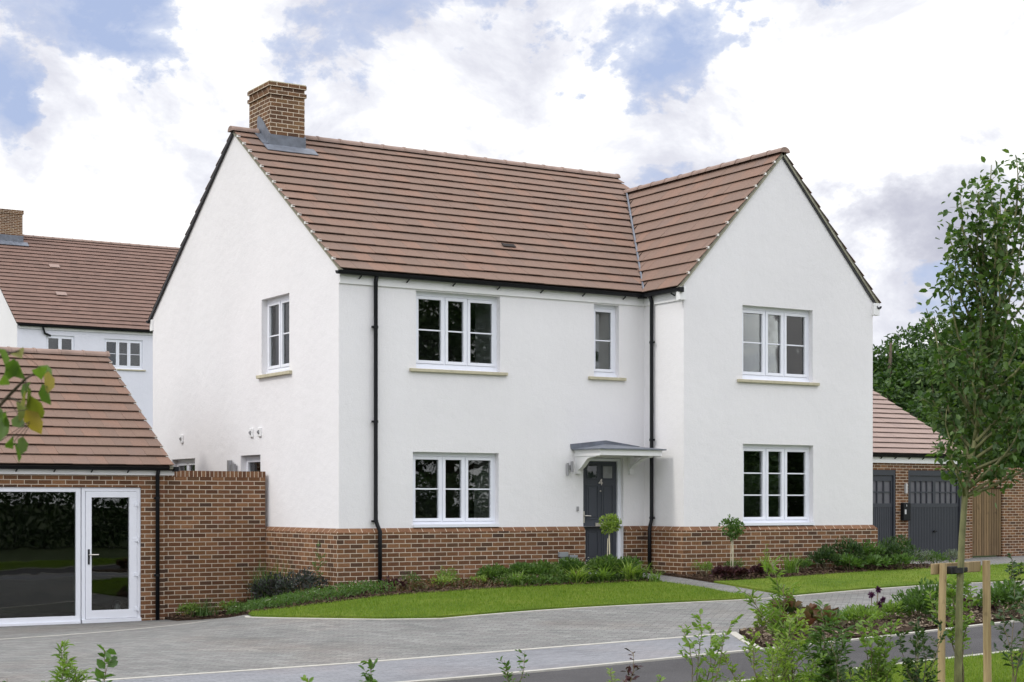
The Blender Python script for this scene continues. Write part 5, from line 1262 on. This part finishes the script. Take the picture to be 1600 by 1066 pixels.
b.prism([(.060, -.025), (.068, -.025), (.068, .025), (.060, .025)], 0, .001, lambda t_, a, cc: (tx, ty, top1)) if False else None
for k in range(16):
    a0, a1 = k * math.pi / 8, (k + 1) * math.pi / 8
    for r_ in (.038, .046):
        b.face([(tx + r_ * math.cos(a0), ty + r_ * math.sin(a0), top1 - .085), (tx + r_ * math.cos(a1), ty + r_ * math.sin(a1), top1 - .085), (tx + r_ * math.cos(a1), ty + r_ * math.sin(a1), top1 - .04), (tx + r_ * math.cos(a0), ty + r_ * math.sin(a0), top1 - .04)])
b.obj('strap', 'rubber', tie, normals=False)
b = B(); m = p2.lerp(q2, .40) - fwd * .045; b.box(m.x - .05, m.x + .05, m.y - .03, m.y + .03, top1 - .095, top1 - .03); b.obj('buckle', 'rubber', tie, bevel=.008)
b = B(); m = p2.lerp(q2, .62) - fwd * .03; b.box(m.x - .045, m.x + .045, m.y - .02, m.y + .02, top1 - .082, top1 - .042); b.obj('spacer', 'rubber', tie, bevel=.008)

# --- overhanging tree at the left, near the camera
lx, ly = at(-260, 4.3); lz = H(lx, ly)
t = thing('overhanging_tree', (lx, ly, lz), 'near tree outside the left edge whose branch of serrated green leaves hangs into view', 'tree')
b = B(); b.tube([(lx, ly, lz - .1), (lx + .02, ly, lz + 1.2), (lx, ly + .03, lz + 2.6), (lx + .02, ly, lz + 4.2)], [.05, .045, .035, .012], 10)
def wp(u, v, k): 
    r = Vector(view_dir(u, v)); r = r / r.dot(fwd); return Vector(CAM) + r * k
br1 = [Vector((lx, ly, lz + 1.75)), wp(-120, 720, 4.2), wp(-20, 655, 4.1), wp(12, 620, 4.05), wp(40, 592, 4.0), wp(62, 578, 4.0)]
br2 = [Vector((lx, ly + .01, lz + 1.95)), wp(-100, 600, 4.2), wp(-10, 560, 4.1), wp(18, 552, 4.05), wp(30, 548, 4.05)]
br3 = [wp(12, 620, 4.05), wp(30, 628, 4.02), wp(46, 640, 4.0), wp(54, 652, 4.0)]
for br_p, r_ in ((br1, .008), (br2, .006), (br3, .0022)): b.tube(br_p, [r_ * (1 - .75 * i / (len(br_p) - 1)) for i in range(len(br_p))], 6)
PL = [(60, 572, 85, 592), (62, 574, 66, 612), (75, 580, 76, 640), (66, 600, 72, 618), (26, 548, 42, 570), (22, 560, 16, 585), (20, 562, 36, 594), (6, 585, 14, 610), (44, 604, 46, 640), (40, 612, 30, 655),
      (48, 618, 58, 640), (30, 625, 34, 662), (52, 640, 60, 682), (28, 648, 30, 680), (40, 640, 50, 655), (4, 645, 10, 682), (18, 684, 16, 710), (36, 682, 30, 722), (22, 690, 32, 718), (-6, 630, 2, 650), (0, 690, 4, 668), (50, 628, 60, 648), (-2, 545, 6, 560), (36, 628, 42, 602)]
PP, DD, SZ = [], [], []
for (u0, v0, u1, v1) in PL:
    p = wp(u0, v0, 4.0 + random.uniform(-.08, .08)); q = wp(u1, v1, 4.0 + random.uniform(-.1, .1)); PP.append(tuple(p - Vector((lx, ly, lz)))); DD.append(tuple(q - p))
    stem = min(br1 + br3 + br2, key=lambda w_: (w_ - p).length); b.tube([stem, p], .0009, 4)
b.obj('trunk', 'bark_dark', t, smooth=True)
rs_keep = RS.get_state()
nr_over = leaves('foliage', PP, DD, .062, .66, 'leaf_autumn', t, fold=.12, upbias=.0, szvar=.15)
# face the leaves partly to the open side: leaves hang, so turn their blades outward
# the rest of its crown, out of view to the left and above
PL = []; n = 2600
cen = np.array([[-.15, -.1, 2.9], [-.35, .1, 3.4], [-.1, .2, 3.9], [-.5, -.2, 2.6], [-.3, .3, 3.0], [-.4, -.3, 3.6]]); k = RS.randint(0, 6, n)
leaves('crown', cen[k] + RS.normal(size=(n, 3)) * np.array([.15, .15, .26]), RS.normal(size=(n, 3)) - np.array([0, 0, .5]), .062, .66, 'leaf_autumn', t)

# --- trees beyond the garages
def big_tree(name, x, y, h, r, label, mat, lf=.17, n=22000, lumps=44, group='trees beyond the garages', base=.12, ratio=.6):
    z = H(x, y); t = thing(name, (x, y, z), label, 'tree', group)
    b = B(); b.tube([(x, y, z - .2), (x + .1, y, z + h * .3), (x, y + .1, z + h * .6), (x, y, z + h * .85)], [r * .07, r * .055, r * .035, r * .01], 10)
    cen = []
    for i in range(lumps):
        d = Vector((random.gauss(0, 1), random.gauss(0, 1), random.gauss(0, 1))).normalized(); q = random.uniform(.45, .95)
        zz = h * (base + (1 - base) * .5) + d.z * q * h * (1 - base) * .42
        k = 1 - .35 * max(0, (zz / h - .55) / .45); cen.append((d.x * q * r * .85 * k, d.y * q * r * .85 * k, zz, r * random.uniform(.17, .33)))
        if i % 4 == 0: b.tube([(x, y, z + min(zz * .7, h * .5)), (x + cen[-1][0] * .5, y + cen[-1][1] * .5, z + zz * .85), (x + cen[-1][0], y + cen[-1][1], z + zz)], [r * .025, r * .015, r * .005], 6)
    b.obj('trunk', 'bark_dark', t, smooth=True)
    cc = np.array(cen); k = RS.randint(0, lumps, n); d = unit(RS.normal(size=(n, 3))); d[:, 2] = np.where((d[:, 2] < 0) & (RS.rand(n) < .5), -d[:, 2], d[:, 2])
    P_ = cc[k, :3] + d * cc[k, 3:4] * (.7 + .4 * RS.rand(n, 1)) * np.array([1, 1, .8])
    P_[:, 2] = np.maximum(P_[:, 2], .1)
    leaves('crown', P_, d * .6 + RS.normal(size=(n, 3)) * .6 + np.array([0, 0, -.1]), lf, ratio, mat, t, upbias=.4)
    return t
for (u, k, v, r, lab, m) in ((1392, 60, 482, 3.0, 'broad dense tree rising behind the garage roof just right of the house', 'leaf_bg'), (1462, 64, 480, 2.9, 'dark dense tree second from the house beyond the garage', 'leaf_bg'),
    (1515, 58, 500, 2.6, 'shadowy tree behind the crown of the young staked tree', 'leaf_dark'), (1566, 62, 480, 2.9, 'bright green tree above the brick boundary wall', 'leaf_bg'), (1612, 59, 470, 2.7, 'tall tree at the right edge above the boundary wall', 'leaf_bg'), (1335, 66, 520, 2.6, 'tree mostly hidden behind the house and garage roof', 'leaf_bg')):
    x, y = at(u, k); big_tree('dense_tree', x, y, CAM[2] - (v - 785) * k / FPX - H(x, y), r * 1.25, lab, m)
for i, (u, k, v, r, m) in enumerate(((1425, 54, 610, 1.9, 'leaf_bg'), (1540, 53, 600, 2.0, 'leaf_bg'), (1590, 52, 640, 1.8, 'leaf_bg'), (1490, 54, 640, 1.8, 'leaf_bg'))):
    x, y = at(u, k); big_tree('bushy_tree', x, y, CAM[2] - (v - 785) * k / FPX - H(x, y), r, ['lower rounded tree directly behind the garage roof slope', 'lower leafy tree above the coping behind the wooden gate', 'lower bushy tree above the boundary wall at the right', 'lower dark tree behind the garage roof end'][i], m, .13, 9000, 30, base=.02)
# --- unseen trees and planting added behind the viewer to darken the pane reflections
for i, (x, y, h, r) in enumerate(((-22, -58, 12, 7), (-8, -62, 14, 8), (8, -58, 14, 8), (22, -60, 17, 8.5), (35, -58, 17, 8.5), (-36, -55, 12, 6), (50, -52, 6, 5))):
    big_tree('reflection_tree', x, y, h, r, '%s of the unseen dark trees added behind the viewer to darken the panes' % ('first second third fourth fifth sixth seventh'.split()[i]), 'leaf_dark', .26, 20000, 70, 'trees added behind the viewer for reflections', .02, .8)
n = 60000; hx_ = RS.rand(n) * 90 - 35; hy_ = -31 + RS.rand(n) * 1.8; hz_ = RS.rand(n) * 2.6
stuff(leaves('reflection_hedge', np.column_stack([hx_, hy_, HH(hx_, hy_) + hz_]), RS.normal(size=(n, 3)), .16, .8, 'leaf_dark', None), 'long dark row of leaves added unseen behind the viewer to darken reflections')
